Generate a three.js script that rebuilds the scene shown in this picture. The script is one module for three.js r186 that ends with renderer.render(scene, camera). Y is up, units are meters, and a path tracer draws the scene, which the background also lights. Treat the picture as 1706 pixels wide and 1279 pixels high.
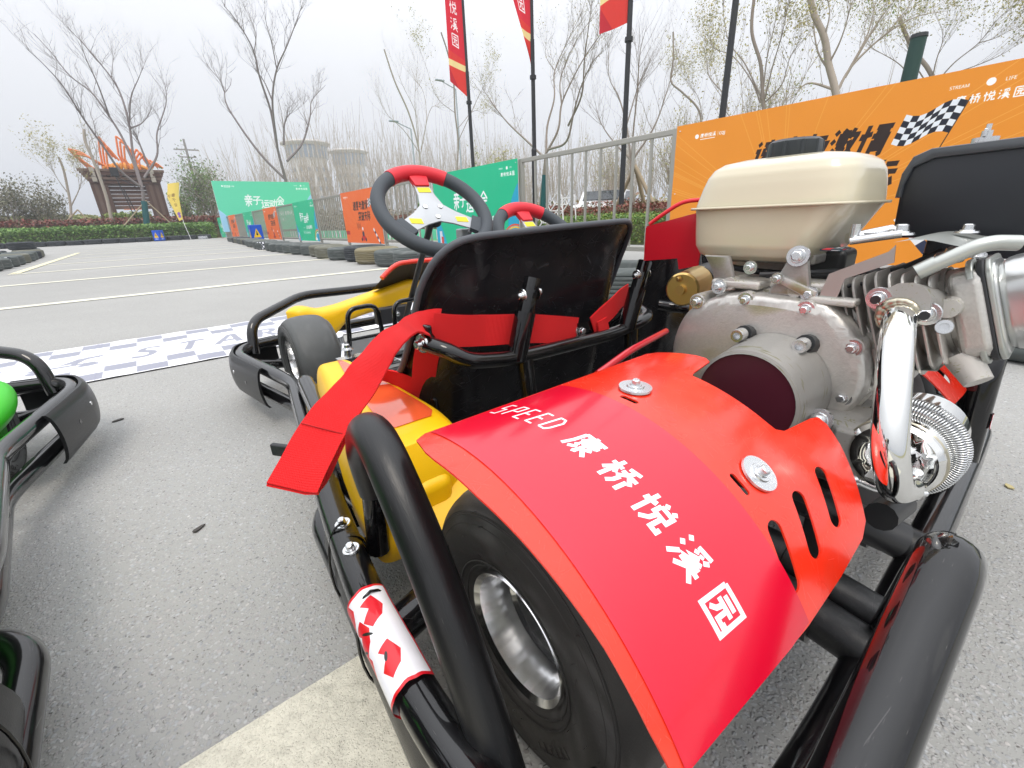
import * as THREE from 'three';
import { mergeGeometries, toCreasedNormals } from 'three/addons/utils/BufferGeometryUtils.js';
import { RoundedBoxGeometry } from 'three/addons/geometries/RoundedBoxGeometry.js';
import { TessellateModifier } from 'three/addons/modifiers/TessellateModifier.js';
import { ImprovedNoise } from 'three/addons/math/ImprovedNoise.js';

// ---------------------------------------------------------------- camera, sky, sun, exposure
const scene = new THREE.Scene();
const camera = new THREE.PerspectiveCamera(82.63, 4 / 3, 0.02, 2000);
camera.position.set(0, 0.5, 0);
camera.quaternion.setFromRotationMatrix(new THREE.Matrix4().makeBasis(
  new THREE.Vector3(0.77626, -0.03854, 0.62924), new THREE.Vector3(0.25147, 0.93421, -0.25301), new THREE.Vector3(-0.57809, 0.35463, 0.73488)));
const renderer = new THREE.WebGLRenderer({ antialias: true });
renderer.setSize(1024, 768);
renderer.toneMapping = THREE.LinearToneMapping;
renderer.toneMappingExposure = 0.92;
renderer.shadowMap.enabled = true;

{ // an even overcast sky, brighter overhead than at the horizon as overcast skies are
  const w = 256, h = 128, d = new Float32Array(w * h * 4), N = new ImprovedNoise();
  for (let j = 0; j < h; j++) for (let i = 0; i < w; i++) {
    const el = ((j + 0.5) / h - 0.5) * Math.PI, az = (i + 0.5) / w * Math.PI * 2, s = Math.max(0, Math.sin(el));
    const c = N.noise(Math.cos(az) * 2.2 * Math.cos(el), s * 4, Math.sin(az) * 2.2 * Math.cos(el)) * 0.03;
    const L = el < 0 ? 0.5 : (0.97 + 1.88 * s * s * (1.4 - 0.4 * s)) * (1 + c), k = (j * w + i) * 4;
    d[k] = L * 0.965; d[k + 1] = L * 0.985; d[k + 2] = L * 1.03; d[k + 3] = 1;
  }
  const sky = new THREE.DataTexture(d, w, h, THREE.RGBAFormat, THREE.FloatType);
  sky.mapping = THREE.EquirectangularReflectionMapping; sky.magFilter = THREE.LinearFilter; sky.minFilter = THREE.LinearFilter; sky.needsUpdate = true;
  scene.background = sky; scene.environment = sky;
}
const sun = new THREE.DirectionalLight(0xfff4e6, 1.5);
sun.position.set(-3, 11, 4); sun.target.position.set(0.6, 0, -1);
sun.castShadow = true; sun.shadow.radius = 38; sun.shadow.mapSize.set(2048, 2048);
Object.assign(sun.shadow.camera, { left: -12, right: 12, top: 30, bottom: -12, near: 0.5, far: 80 });
scene.add(sun, sun.target);

// ---------------------------------------------------------------- helpers
const V = (x, y, z) => new THREE.Vector3(x, y, z);
let seed = 7;
const rnd = () => { seed = (seed + 0x6d2b79f5) | 0; let t = Math.imul(seed ^ (seed >>> 15), 1 | seed); t = (t + Math.imul(t ^ (t >>> 7), 61 | t)) ^ t; return ((t ^ (t >>> 14)) >>> 0) / 4294967296; };
const rr = (a, b) => a + (b - a) * rnd();
const lerp = (a, b, t) => a + (b - a) * t;
const PN = new ImprovedNoise();
const noise = (x, y = 0, z = 0) => PN.noise(x + 13.7, y + 5.1, z + 2.3);
const table = (t) => (x) => { // piecewise-linear table [[x,v],...]
  if (x <= t[0][0]) return t[0][1];
  for (let i = 1; i < t.length; i++) if (x <= t[i][0]) return lerp(t[i - 1][1], t[i][1], (x - t[i - 1][0]) / (t[i][0] - t[i - 1][0]));
  return t[t.length - 1][1];
};
const smooth = (t) => { const f = table(t), e = (t[t.length - 1][0] - t[0][0]) * 0.03; return (x) => (f(x - e) + 2 * f(x) + f(x + e)) / 4; };
function merge(list) {
  const out = list.map((g) => {
    let q = g.index ? g.toNonIndexed() : g.clone();
    if (!q.attributes.normal) q.computeVertexNormals();
    if (!q.attributes.uv) q.setAttribute('uv', new THREE.BufferAttribute(new Float32Array(q.attributes.position.count * 2), 2));
    for (const k of Object.keys(q.attributes)) if (!['position', 'normal', 'uv'].includes(k)) q.deleteAttribute(k);
    return q;
  });
  return out.length > 1 ? mergeGeometries(out) : out[0];
}
const used = {};
function numbered(n) { const k = used[n] = (used[n] ?? -1) + 1; return k ? n + '_' + String(k).padStart(3, '0') : n; }
function tag(o, label, category, group, kind) {
  o.userData = kind === 'structure' ? { kind, label } : { label, category };
  if (kind === 'structure' && !label) delete o.userData.label;
  if (group) o.userData.group = group;
  if (kind === 'stuff') o.userData.kind = kind;
  return o;
}
const shade = (m) => { m.castShadow = m.receiveShadow = true; return m; };
function mesh(name, g, mat, parent = scene, top = parent === scene) {
  const m = shade(new THREE.Mesh(Array.isArray(g) ? merge(g) : g, mat));
  m.name = top ? numbered(name) : name; parent.add(m); return m;
}
function base(name, x, y, z, label, category, group) {
  const o = new THREE.Group(); o.name = numbered(name); o.position.set(x, y, z); scene.add(o); return tag(o, label, category, group);
}
const box = (w, h, d, x = 0, y = 0, z = 0, r = 0) => (r ? new RoundedBoxGeometry(w, h, d, 2, Math.min(r, w / 2.01, h / 2.01, d / 2.01)) : new THREE.BoxGeometry(w, h, d)).translate(x, y, z);
const UP = V(0, 1, 0);
const aim = (g, dir, pos) => g.applyQuaternion(new THREE.Quaternion().setFromUnitVectors(UP, dir.clone().normalize())).translate(pos.x, pos.y, pos.z);
const rod = (a, b, r, r2 = r, n = 12) => { const d = b.clone().sub(a); return aim(new THREE.CylinderGeometry(r2, r, d.length(), n), d, a.clone().add(b).multiplyScalar(0.5)); };
const lathe = (prof, n, dir, pos) => aim(toCreasedNormals(new THREE.LatheGeometry(prof.map((p) => new THREE.Vector2(p[0], p[1])), n), 0.55), dir, pos);
// rounded polyline
function path(pts, f = 0.03, step = 6, closed = false) {
  const out = [], n = pts.length;
  for (let i = 0; i < n; i++) {
    const p = pts[i];
    if (!closed && (i === 0 || i === n - 1)) { out.push(p.clone()); continue; }
    const a = pts[(i + n - 1) % n], b = pts[(i + 1) % n];
    const da = a.clone().sub(p), db = b.clone().sub(p), la = da.length(), lb = db.length(), r = Math.min(f, la * 0.48, lb * 0.48);
    const s = p.clone().addScaledVector(da, r / la), e = p.clone().addScaledVector(db, r / lb);
    for (let k = 0; k <= step; k++) { const t = k / step; out.push(V(0, 0, 0).addScaledVector(s, (1 - t) * (1 - t)).addScaledVector(p, 2 * t * (1 - t)).addScaledVector(e, t * t)); }
  }
  return out.filter((p, i) => !i || p.distanceTo(out[i - 1]) > 1e-5);
}
// sweep a round section along points
function sweep(P, rad, n = 12, closed = false, caps = true) {
  const L = P.length, pos = [], nor = [], uv = [], idx = [];
  const T = P.map((p, i) => P[closed ? (i + 1) % L : Math.min(i + 1, L - 1)].clone().sub(P[closed ? (i + L - 1) % L : Math.max(i - 1, 0)]).normalize());
  let N = Math.abs(T[0].y) < 0.9 ? V(0, 1, 0) : V(1, 0, 0), len = 0;
  const rings = closed ? L + 1 : L, B = V(0, 0, 0);
  let N0 = null;
  for (let q = 0; q < rings; q++) {
    const i = q % L, t = T[i];
    N = N.clone().addScaledVector(t, -N.dot(t)).normalize();
    if (q === 0) N0 = N.clone(); else if (q === L && closed) N = N0;
    B.crossVectors(t, N);
    if (q) len += P[i].distanceTo(P[(q - 1) % L]);
    const r = typeof rad === 'function' ? rad(q / (rings - 1)) : rad;
    for (let k = 0; k <= n; k++) {
      const a = k / n * Math.PI * 2, c = Math.cos(a), s = Math.sin(a), x = V(N.x * c + B.x * s, N.y * c + B.y * s, N.z * c + B.z * s);
      pos.push(P[i].x + x.x * r, P[i].y + x.y * r, P[i].z + x.z * r); nor.push(x.x, x.y, x.z); uv.push(k / n, len);
    }
  }
  for (let q = 0; q < rings - 1; q++) for (let k = 0; k < n; k++) { const a = q * (n + 1) + k, b = a + n + 1; idx.push(a, a + 1, b, b, a + 1, b + 1); }
  if (caps && !closed) for (const [q, s] of [[0, -1], [rings - 1, 1]]) {
    const c = pos.length / 3, t = T[q]; pos.push(P[q].x, P[q].y, P[q].z); nor.push(t.x * s, t.y * s, t.z * s); uv.push(0, 0);
    for (let k = 0; k <= n; k++) { const o = (q * (n + 1) + k) * 3; pos.push(pos[o], pos[o + 1], pos[o + 2]); nor.push(t.x * s, t.y * s, t.z * s); uv.push(0, 0); }
    for (let k = 0; k < n; k++) s < 0 ? idx.push(c, c + 2 + k, c + 1 + k) : idx.push(c, c + 1 + k, c + 2 + k);
  }
  const g = new THREE.BufferGeometry();
  g.setAttribute('position', new THREE.Float32BufferAttribute(pos, 3)); g.setAttribute('normal', new THREE.Float32BufferAttribute(nor, 3)); g.setAttribute('uv', new THREE.Float32BufferAttribute(uv, 2)); g.setIndex(idx);
  return g;
}
const pipe = (pts, r, f = 0.04, n = 14, closed = false) => sweep(path(pts, f, 8, closed), r, n, closed);
const curve = (pts, k = 40, closed = false) => new THREE.CatmullRomCurve3(pts, closed, 'centripetal').getPoints(k);
// grid of points f(u,v) -> surface
function grid(nu, nv, f, closedU = false) {
  const pos = [], uv = [], idx = [];
  for (let j = 0; j <= nv; j++) for (let i = 0; i <= nu; i++) { const p = f(i / nu, j / nv); pos.push(p.x, p.y, p.z); uv.push(p.u ?? i / nu, p.v ?? j / nv); }
  for (let j = 0; j < nv; j++) for (let i = 0; i < nu; i++) { const a = j * (nu + 1) + i, b = a + nu + 1; idx.push(a, a + 1, b, b, a + 1, b + 1); }
  const g = new THREE.BufferGeometry();
  g.setAttribute('position', new THREE.Float32BufferAttribute(pos, 3)); g.setAttribute('uv', new THREE.Float32BufferAttribute(uv, 2)); g.setIndex(idx); g.computeVertexNormals();
  if (closedU) { const n = g.attributes.normal; for (let j = 0; j <= nv; j++) { const a = j * (nu + 1), b = a + nu; const m = V(n.getX(a) + n.getX(b), n.getY(a) + n.getY(b), n.getZ(a) + n.getZ(b)).normalize(); n.setXYZ(a, m.x, m.y, m.z); n.setXYZ(b, m.x, m.y, m.z); } }
  return g;
}
// a strap: points, the direction of its width at each, width, thickness
function strap(pts, sides, w, t = 0.0022, k = 30, ripple = 0) {
  const C = new THREE.CatmullRomCurve3(pts, false, 'centripetal'), S = new THREE.CatmullRomCurve3(sides, false, 'centripetal'), len = C.getLength();
  const at = (u, a, h) => { const p = C.getPoint(u), d = C.getTangent(u), s = S.getPoint(u); s.addScaledVector(d, -s.dot(d)).normalize(); const n = V(0, 0, 0).crossVectors(d, s); const q = p.addScaledVector(s, a * w / 2).addScaledVector(n, h * t / 2 + ripple * (noise(u * 7, a * 0.9) + 0.5 * noise(u * 17, a * 1.6, 4) + 0.35 * a * a * Math.sin(u * 9))); q.u = (a + 1) / 2 * w; q.v = u * len; return q; };
  return merge([grid(4, k, (i, j) => at(j, 1 - i * 2, 1)), grid(4, k, (i, j) => at(j, i * 2 - 1, -1)), grid(1, k, (i, j) => at(j, 1, 1 - 2 * i)), grid(1, k, (i, j) => at(j, -1, i * 2 - 1)), grid(4, 1, (i, j) => at(1, i * 2 - 1, j * 2 - 1)), grid(4, 1, (i, j) => at(0, i * 2 - 1, 1 - j * 2))]);
}
// extrude an outline given in (a,b) with a bevel
function plate(outline, depth, bevel = 0, holes = [], seg = 2) {
  const s = outline instanceof THREE.Shape ? outline : new THREE.Shape(outline.map((p) => new THREE.Vector2(p[0], p[1])));
  for (const h of holes) s.holes.push(h instanceof THREE.Path ? h : new THREE.Path(h.map((p) => new THREE.Vector2(p[0], p[1]))));
  return toCreasedNormals(new THREE.ExtrudeGeometry(s, { depth: depth - 2 * bevel, bevelEnabled: bevel > 0, bevelSize: bevel, bevelThickness: bevel, bevelOffset: -bevel, bevelSegments: seg, curveSegments: 10 }), 0.7).translate(0, 0, bevel);
}
const blob = (pts) => { const s = new THREE.Shape(); const c = new THREE.SplineCurve([...pts, pts[0]].map((p) => new THREE.Vector2(p[0], p[1]))).getPoints(pts.length * 5); s.setFromPoints(c.slice(0, -1)); return s; };
// shape drawn in (z,y) stood up in the plane x = const, growing towards +x
function flip(g) { for (const k of Object.keys(g.attributes)) { const n = g.attributes[k].itemSize, a = g.attributes[k].array; for (let i = 0; i < g.attributes[k].count; i += 3) for (let c = 0; c < n; c++) { const q = i * n + c, t = a[q]; a[q] = a[q + n]; a[q + n] = t; } } return g; }
const sideways = (g, x) => flip(g.applyMatrix4(new THREE.Matrix4().set(0, 0, 1, x, 0, 1, 0, 0, 1, 0, 0, 0, 0, 0, 0, 1)));

// ---------------------------------------------------------------- textures
function canvas(w, h, draw, srgb = true) {
  const c = document.createElement('canvas'); c.width = w; c.height = h; const x = c.getContext('2d'); draw(x, w, h);
  const t = new THREE.CanvasTexture(c); t.wrapS = t.wrapT = THREE.RepeatWrapping; t.magFilter = THREE.LinearFilter; t.anisotropy = 8;
  if (srgb) t.colorSpace = THREE.SRGBColorSpace; return t;
}
function dataTex(w, h, f, srgb = false) {
  const d = new Uint8Array(w * h * 4);
  for (let j = 0; j < h; j++) for (let i = 0; i < w; i++) { const c = f(i / w, j / h, i, j), k = (j * w + i) * 4; if (Array.isArray(c)) { d[k] = c[0]; d[k + 1] = c[1]; d[k + 2] = c[2]; } else d[k] = d[k + 1] = d[k + 2] = c; d[k + 3] = 255; }
  const t = new THREE.DataTexture(d, w, h); t.wrapS = t.wrapT = THREE.RepeatWrapping; t.magFilter = THREE.LinearFilter; t.minFilter = THREE.LinearMipmapLinearFilter; t.generateMipmaps = true; if (srgb) t.colorSpace = THREE.SRGBColorSpace; t.needsUpdate = true; return t;
}
const tile = (u, v, k, o = 0) => { const a = u * Math.PI * 2, b = v * Math.PI * 2, r = k / (Math.PI * 2); return PN.noise(Math.cos(a) * r + 3.1 + o, Math.sin(a) * r + Math.cos(b) * r + 7.7, Math.sin(b) * r + 1.3 + o * 2); };
const again = (t, u, v) => { const q = t.clone(); q.repeat.set(u, v); q.needsUpdate = true; return q; };
// strokes of the written characters, on a 100 x 100 field
const R1 = 'M8 8 18 20M4 38 18 38 18 76 4 92M16 78 40 92 98 92', SHUI = 'M6 8 18 18M2 36 14 46M4 94 22 64', XIN = 'M16 4 16 98M6 28 4 48M26 24 30 40';
const HAN = {
  康: 'M50 2 50 12M12 14 92 14M14 14 12 60 4 96M30 28 78 28 78 50M24 40 90 40M30 52 78 52M54 20 54 92 46 96M28 62 38 70M22 90 44 74M84 58 66 70M58 68 88 94',
  桥: 'M2 30 40 30M22 4 22 98M22 34 4 70M22 36 38 58M86 6 50 14M44 34 98 34M70 12 66 34 46 60M72 36 96 58M58 56 56 78 46 96M82 56 82 98',
  悦: XIN + 'M50 4 58 16M86 4 78 16M46 24 90 24 90 50 46 50 46 24M58 52 54 76 36 96M74 52 74 90 96 90 96 76',
  溪: SHUI + 'M86 4 40 12M44 20 50 30M62 18 66 28M88 16 78 30M66 32 48 44 70 46M82 40 46 58 88 56M32 70 98 70M64 60 62 74 34 98M66 72 96 98',
  园: 'M8 6 92 6 92 96 8 96 8 6M28 26 72 26M22 44 78 44M42 46 38 66 24 80M58 46 58 78 80 78 80 66',
  速: R1 + 'M36 16 96 16M66 2 66 82M42 30 90 30 90 50 42 50 42 30M64 52 36 78M68 52 94 78',
  度: 'M54 2 54 12M14 14 94 14M14 14 14 60 4 96M26 32 92 32M42 22 42 52 74 52M74 22 74 52M30 62 80 62 56 86 28 98M42 66 62 84 96 98',
  与: 'M28 4 24 40 92 40 86 84 72 92M28 22 86 22M4 62 68 62',
  激: SHUI + 'M44 4 38 14M30 16 54 16 54 44 30 44 30 16M30 30 54 30M42 46 42 54M26 56 60 56M40 58 38 76 26 96M40 70 56 70 54 92 46 96M74 4 64 34M68 24 98 24M90 26 80 66 60 98M68 40 80 74 98 98',
  情: XIN + 'M44 12 96 12M48 24 92 24M40 38 98 38M70 4 70 38M50 50 50 90 44 98M50 50 90 50 90 92 82 96M52 64 88 64M52 78 88 78',
  突: 'M50 0 50 8M8 24 8 12 92 12 88 24M34 18 14 38M62 18 84 36M8 58 92 58M50 36 48 62 8 98M52 60 92 98M66 40 76 50',
  破: 'M4 12 42 12M22 14 4 56M14 46 38 46 38 84 14 84 14 46M50 20 96 20 92 34M50 20 48 64 38 98M72 4 72 48M52 48 88 48 70 78 46 98M60 56 74 78 98 98',
  天: 'M14 14 86 14M6 44 94 44M50 16 46 52 6 96M52 46 94 96',
  际: 'M10 98 10 6 32 6 20 34 34 52 12 58M50 12 90 12M42 36 98 36M70 36 70 92 60 96M54 54 42 82M84 54 98 80',
  亲: 'M50 0 50 10M14 14 86 14M32 18 38 32M68 18 62 32M6 36 94 36M14 56 86 56M50 38 50 90 42 96M34 66 18 86M66 66 84 84',
  子: 'M16 10 84 10 52 36 52 88 38 96M4 46 96 46',
  运: R1 + 'M46 14 88 14M36 38 96 38M62 40 46 70 84 66M78 54 92 78',
  动: 'M8 18 46 18M2 42 50 42M26 44 12 76 42 72M36 58 48 80M52 28 94 28 90 88 78 94M72 4 70 40 52 96',
  会: 'M50 2 4 46M50 2 96 46M28 44 72 44M8 62 92 62M46 64 22 92 80 88M66 72 88 98',
  精: 'M8 14 16 30M36 12 30 28M2 40 44 40M22 4 22 98M20 44 2 76M26 46 42 66M52 12 96 12M54 24 92 24M48 38 98 38M72 4 72 38M56 50 56 90 50 98M56 50 90 50 90 92 82 96M58 64 88 64M58 78 88 78',
  彩: 'M44 2 8 12M8 20 14 30M26 18 28 28M46 16 38 30M2 44 54 44M28 34 28 98M26 48 4 80M32 48 52 70M92 4 64 28M94 34 64 60M98 62 60 96',
};
function han(x, text, X, Y, w, h, gap, weight = 10, skew = 0, slope = 0) {
  [...text].forEach((ch, i) => {
    x.save(); x.translate(X + i * (w + gap), Y + i * slope); x.transform(w / 100, 0, skew * h / 100, h / 100, 0, 0);
    x.lineWidth = weight; x.lineCap = x.lineCap; x.lineJoin = 'miter'; x.beginPath();
    for (const s of (HAN[ch] || '').split('M').filter(Boolean)) { const n = s.trim().split(/\s+/).map(Number); for (let k = 0; k < n.length; k += 2) k ? x.lineTo(n[k], n[k + 1]) : x.moveTo(n[k], n[k + 1]); }
    x.stroke(); x.restore();
  });
}
// ---------------------------------------------------------------- materials
const std = (r, g, b, rough, metal = 0, more = {}) => { const m = new THREE.MeshPhysicalMaterial({ roughness: rough, metalness: metal, ...more }); m.color.setRGB(r, g, b); return m; };
const grainTex = dataTex(256, 256, (u, v) => 128 + 60 * tile(u, v, 60) + 40 * tile(u, v, 120, 5) + (rnd() - 0.5) * 40);
const scuffTex = canvas(1024, 1024, (x) => { // roughness: fine scratches and dust
  x.fillStyle = 'rgb(0,120,0)'; x.fillRect(0, 0, 1024, 1024);
  for (let i = 0; i < 900; i++) { const a = rr(0, 6.28), l = rr(6, 70), X = rr(0, 1024), Y = rr(0, 1024); x.strokeStyle = `rgba(0,${rr(170, 255) | 0},0,${rr(0.1, 0.45)})`; x.lineWidth = rr(0.6, 1.8); x.beginPath(); x.moveTo(X, Y); x.lineTo(X + Math.cos(a) * l, Y + Math.sin(a) * l); x.stroke(); }
  for (let i = 0; i < 500; i++) { x.fillStyle = `rgba(0,${rr(150, 255) | 0},0,${rr(0.04, 0.16)})`; x.beginPath(); x.arc(rr(0, 1024), rr(0, 1024), rr(3, 40), 0, 7); x.fill(); }
}, false);
const dustMap = (r, g, b, amt = 0.4, sc = 7) => dataTex(512, 512, (u, v) => { const n = Math.max(0, tile(u, v, sc) + 0.6 * tile(u, v, sc * 4, 3)) * amt + (rnd() < 0.012 ? 0.2 * rnd() : 0), q = (c) => Math.min(255, c + (150 - c) * n) | 0; return [q(r), q(g), q(b)]; }, true);
const webTex = dataTex(128, 128, (u, v) => { const s = Math.sin(v * Math.PI * 32) * 0.5 + 0.5, r = Math.sin((u * 16 + (Math.floor(v * 16) % 2) * 0.5) * Math.PI * 2) * 0.5 + 0.5; return 40 + 130 * s * 0.6 + 85 * r; });
const chipped = (r, g, b) => canvas(512, 512, (x) => { // black paint with dust specks, scrapes and chips
  x.fillStyle = `rgb(${r},${g},${b})`; x.fillRect(0, 0, 512, 512);
  for (let i = 0; i < 260; i++) { x.fillStyle = `rgba(150,146,138,${rr(0.02, 0.09)})`; x.beginPath(); x.ellipse(rr(0, 512), rr(0, 512), rr(2, 22), rr(2, 9), rr(0, 3), 0, 7); x.fill(); }
  for (let i = 0; i < 900; i++) { x.fillStyle = `rgba(165,160,150,${rr(0.1, 0.45)})`; x.fillRect(rr(0, 512), rr(0, 512), rr(0.6, 1.8), rr(0.6, 1.8)); }
  for (let i = 0; i < 46; i++) { x.strokeStyle = `rgba(150,148,144,${rr(0.15, 0.5)})`; x.lineWidth = rr(0.6, 1.6); const X = rr(0, 512), Y = rr(0, 512), a = rr(0, 6.28), l = rr(4, 34); x.beginPath(); x.moveTo(X, Y); x.lineTo(X + Math.cos(a) * l, Y + Math.sin(a) * l); x.stroke(); }
});
const grimeTex = dataTex(512, 512, (u, v) => { const n = tile(u, v, 5) * 0.5 + tile(u, v, 26, 4) * 0.5, k = n > 0.22 ? 1 - (n - 0.22) * 0.9 : 1, e = (rnd() - 0.5) * 10; return [200 * k + e, 197 * k + e, 192 * k * k + e]; }, true); // bare casting with oily grime spots
const M = {
  blackPaint: std(1, 1, 1, 0.3, 0, { specularIntensity: 0.2, map: chipped(13, 13, 15), clearcoat: 1, clearcoatRoughness: 0.06 }),
  glossBlack: std(1, 1, 1, 0.2, 0, { specularIntensity: 0.1, map: chipped(10, 10, 12), clearcoat: 1, clearcoatRoughness: 0.04 }),
  satinBlack: std(1, 1, 1, 0.36, 0, { map: chipped(17, 18, 20), bumpMap: again(grainTex, 3, 3), bumpScale: 0.0002 }),
  plastic: std(0.022, 0.023, 0.026, 0.5, 0, { bumpMap: again(grainTex, 30, 30), bumpScale: 0.00015 }),
  seat: std(1, 1, 1, 0.5, 0, { map: chipped(25, 25, 28), roughnessMap: again(scuffTex, 1.3, 1.3) }),
  seatRim: std(0.07, 0.078, 0.09, 0.55),
  yellow: std(0.92, 0.53, 0.005, 0.36, 0, { bumpMap: again(grainTex, 20, 20), bumpScale: 0.00012 }),
  green: std(0.06, 0.62, 0.03, 0.36),
  red: std(1, 1, 1, 0.5, 0, { map: dustMap(238, 48, 24, 0.14, 5), roughnessMap: again(scuffTex, 1.5, 1.5), clearcoat: 0.4, clearcoatRoughness: 0.1 }),
  redPlate: std(0.5, 0.01, 0.022, 0.22, 0, { clearcoat: 0.5, clearcoatRoughness: 0.1 }),
  orangeSticker: std(0.82, 0.12, 0.035, 0.14, 0, { clearcoat: 0.7, clearcoatRoughness: 0.05 }),
  strap: std(0.88, 0.006, 0.009, 0.75, 0, { bumpMap: again(webTex, 40, 40), bumpScale: 0.0025, sheen: 0.3 }),
  cast: std(1, 1, 1, 0.44, 0.75, { map: grimeTex, bumpMap: again(grainTex, 12, 12), bumpScale: 0.0004 }),
  castDark: std(0.62, 0.62, 0.62, 0.5, 0.7, { map: grimeTex, bumpMap: again(grainTex, 12, 12), bumpScale: 0.0005 }),
  galv: std(0.50, 0.52, 0.49, 0.38, 0.8),
  chrome: std(0.82, 0.82, 0.8, 0.05, 1),
  alu: std(0.86, 0.86, 0.86, 0.2, 1, { anisotropy: 0.4 }),
  zinc: std(0.72, 0.73, 0.74, 0.26, 1),
  white: std(0.75, 0.75, 0.75, 0.5),
  gold: std(0.62, 0.44, 0.17, 0.35, 1),
  cream: std(1, 1, 1, 0.3, 0, { map: dustMap(207, 199, 174, 0.16, 4), clearcoat: 0.7, clearcoatRoughness: 0.08 }),
  rubber: std(1, 1, 1, 0.62, 0, { map: dustMap(46, 44, 42, 0.5, 6), bumpMap: again(grainTex, 6, 6), bumpScale: 0.0004 }),
  tread: std(1, 1, 1, 0.55, 0, { map: dustMap(78, 80, 80, 0.3, 6), bumpMap: again(grainTex, 6, 6), bumpScale: 0.0003 }),
  grip: std(0.045, 0.055, 0.066, 0.6, 0, { bumpMap: again(grainTex, 4, 40), bumpScale: 0.0004 }),
  gripRed: std(0.68, 0.015, 0.03, 0.5),
  spoke: std(0.46, 0.48, 0.5, 0.45, 0.3),
  sheet: std(0.5, 0.51, 0.52, 0.3, 0.9, { bumpMap: again(grainTex, 2, 2), bumpScale: 0.001 }),
  darkSteel: std(0.035, 0.036, 0.038, 0.4, 0.4),
  stain: std(0.42, 0.41, 0.37, 0.38, 0.85, { bumpMap: again(grainTex, 1, 6), bumpScale: 0.0005 }),
  poleBlack: std(0.02, 0.022, 0.026, 0.5),
};
M.weld = std(0.5, 0.46, 0.36, 0.3, 1);
const printed = (t, rough = 0.45, more = {}) => { const m = new THREE.MeshPhysicalMaterial({ map: t, roughness: rough, ...more }); return m; };
// ---------------------------------------------------------------- the setting
let asphaltTex, asphaltBump;
{
  const S = 2048, cb = document.createElement('canvas'); cb.width = cb.height = S; const y = cb.getContext('2d');
  y.fillStyle = 'rgb(60,60,60)'; y.fillRect(0, 0, S, S);
  asphaltTex = canvas(S, S, (x) => {
    x.fillStyle = 'rgb(160,160,157)'; x.fillRect(0, 0, S, S);
    for (let i = 0; i < 190000; i++) {
      const X = rr(0, S), Y = rr(0, S), r = Math.pow(rnd(), 3) * 3.6 + 0.8, e = rr(0.35, 1), a = rr(0, 3.14), g = rr(153, 180) + (rnd() < 0.04 ? rr(4, 20) : 0) - (rnd() < 0.05 ? rr(10, 40) : 0), t = rr(-2.5, 3.5);
      const c1 = `rgb(${g + t | 0},${g | 0},${g - t * 0.8 | 0})`, hgt = rr(110, 225) | 0, c2 = `rgb(${hgt},${hgt},${hgt})`;
      for (const dx of X < 10 ? [0, S] : X > S - 10 ? [0, -S] : [0]) for (const dy of Y < 10 ? [0, S] : Y > S - 10 ? [0, -S] : [0]) {
        for (const [q, c] of [[x, c1], [y, c2]]) { q.fillStyle = c; q.beginPath(); q.ellipse(X + dx, Y + dy, r, r * e, a, 0, 7); q.fill(); }
      }
      if (rnd() < 0.045) { x.strokeStyle = y.strokeStyle = `rgba(74,70,68,${rr(0.3, 0.8)})`; x.lineWidth = y.lineWidth = rr(0.8, 2.4); for (const q of [x, y]) { q.beginPath(); q.arc(X, Y, r + rr(1, 5), a, a + rr(0.5, 1.4)); q.stroke(); } }
    }
  });
  asphaltBump = new THREE.CanvasTexture(cb); asphaltBump.wrapS = asphaltBump.wrapT = THREE.RepeatWrapping; asphaltBump.magFilter = THREE.LinearFilter;
}
function sheet(name, x0, x1, z0, z1, y, mat, uvm, nx = 1, nz = 1, col) {
  const g = grid(nx, nz, (u, v) => { const p = V(lerp(x0, x1, u), y, lerp(z1, z0, v)); p.u = (lerp(x0, x1, u)) / uvm; p.v = lerp(z1, z0, v) / uvm; return p; });
  if (col) { const c = [], p = g.attributes.position; for (let i = 0; i < p.count; i++) c.push(...col(p.getX(i), p.getZ(i))); g.setAttribute('color', new THREE.Float32BufferAttribute(c, 3)); }
  const m = shade(new THREE.Mesh(g, mat)); m.name = numbered(name); scene.add(m); m.userData = { kind: 'structure' }; return m;
}
const soil = std(0.16, 0.15, 0.10, 0.95, 0, { map: dataTex(256, 256, (u, v) => { const n = tile(u, v, 9) * 40 + tile(u, v, 40) * 40 + rnd() * 20; return [120 + n, 118 + n, 88 + n * 0.7]; }, true) }); soil.color.setRGB(1, 1, 1);
sheet('ground', -700, 900, -900, 500, -0.03, soil, 3);
const asphalt = std(0.97, 0.97, 0.97, 0.95, 0, { specularIntensity: 0.4, map: asphaltTex, bumpMap: asphaltBump, bumpScale: 0.0016, vertexColors: true });
sheet('asphalt_lot', -26, 5.4, -37.6, 8, 0, asphalt, 1.25, 180, 260, (x, z) => { const n = 1 + 0.07 * noise(x * 0.7, z * 0.7) + 0.06 * noise(x * 3.1, 4, z * 3.1) + 0.05 * noise(x * 0.18, 9, z * 0.18); return [n, n, n * 0.995]; });
const paving = std(1, 1, 1, 0.85, 0, { map: dataTex(256, 256, (u, v) => { const n = tile(u, v, 12) * 20 + rnd() * 22; return [150 + n, 150 + n, 148 + n]; }, true) });
sheet('pavement', 5.4, 6.4, -37.6, 8, 0.004, paving, 1);
sheet('sports_court', 6.4, 13, -37.6, -9.5, 0.003, std(0.06, 0.36, 0.11, 0.9, 0, { bumpMap: grainTex, bumpScale: 0.002 }), 1);
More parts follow.
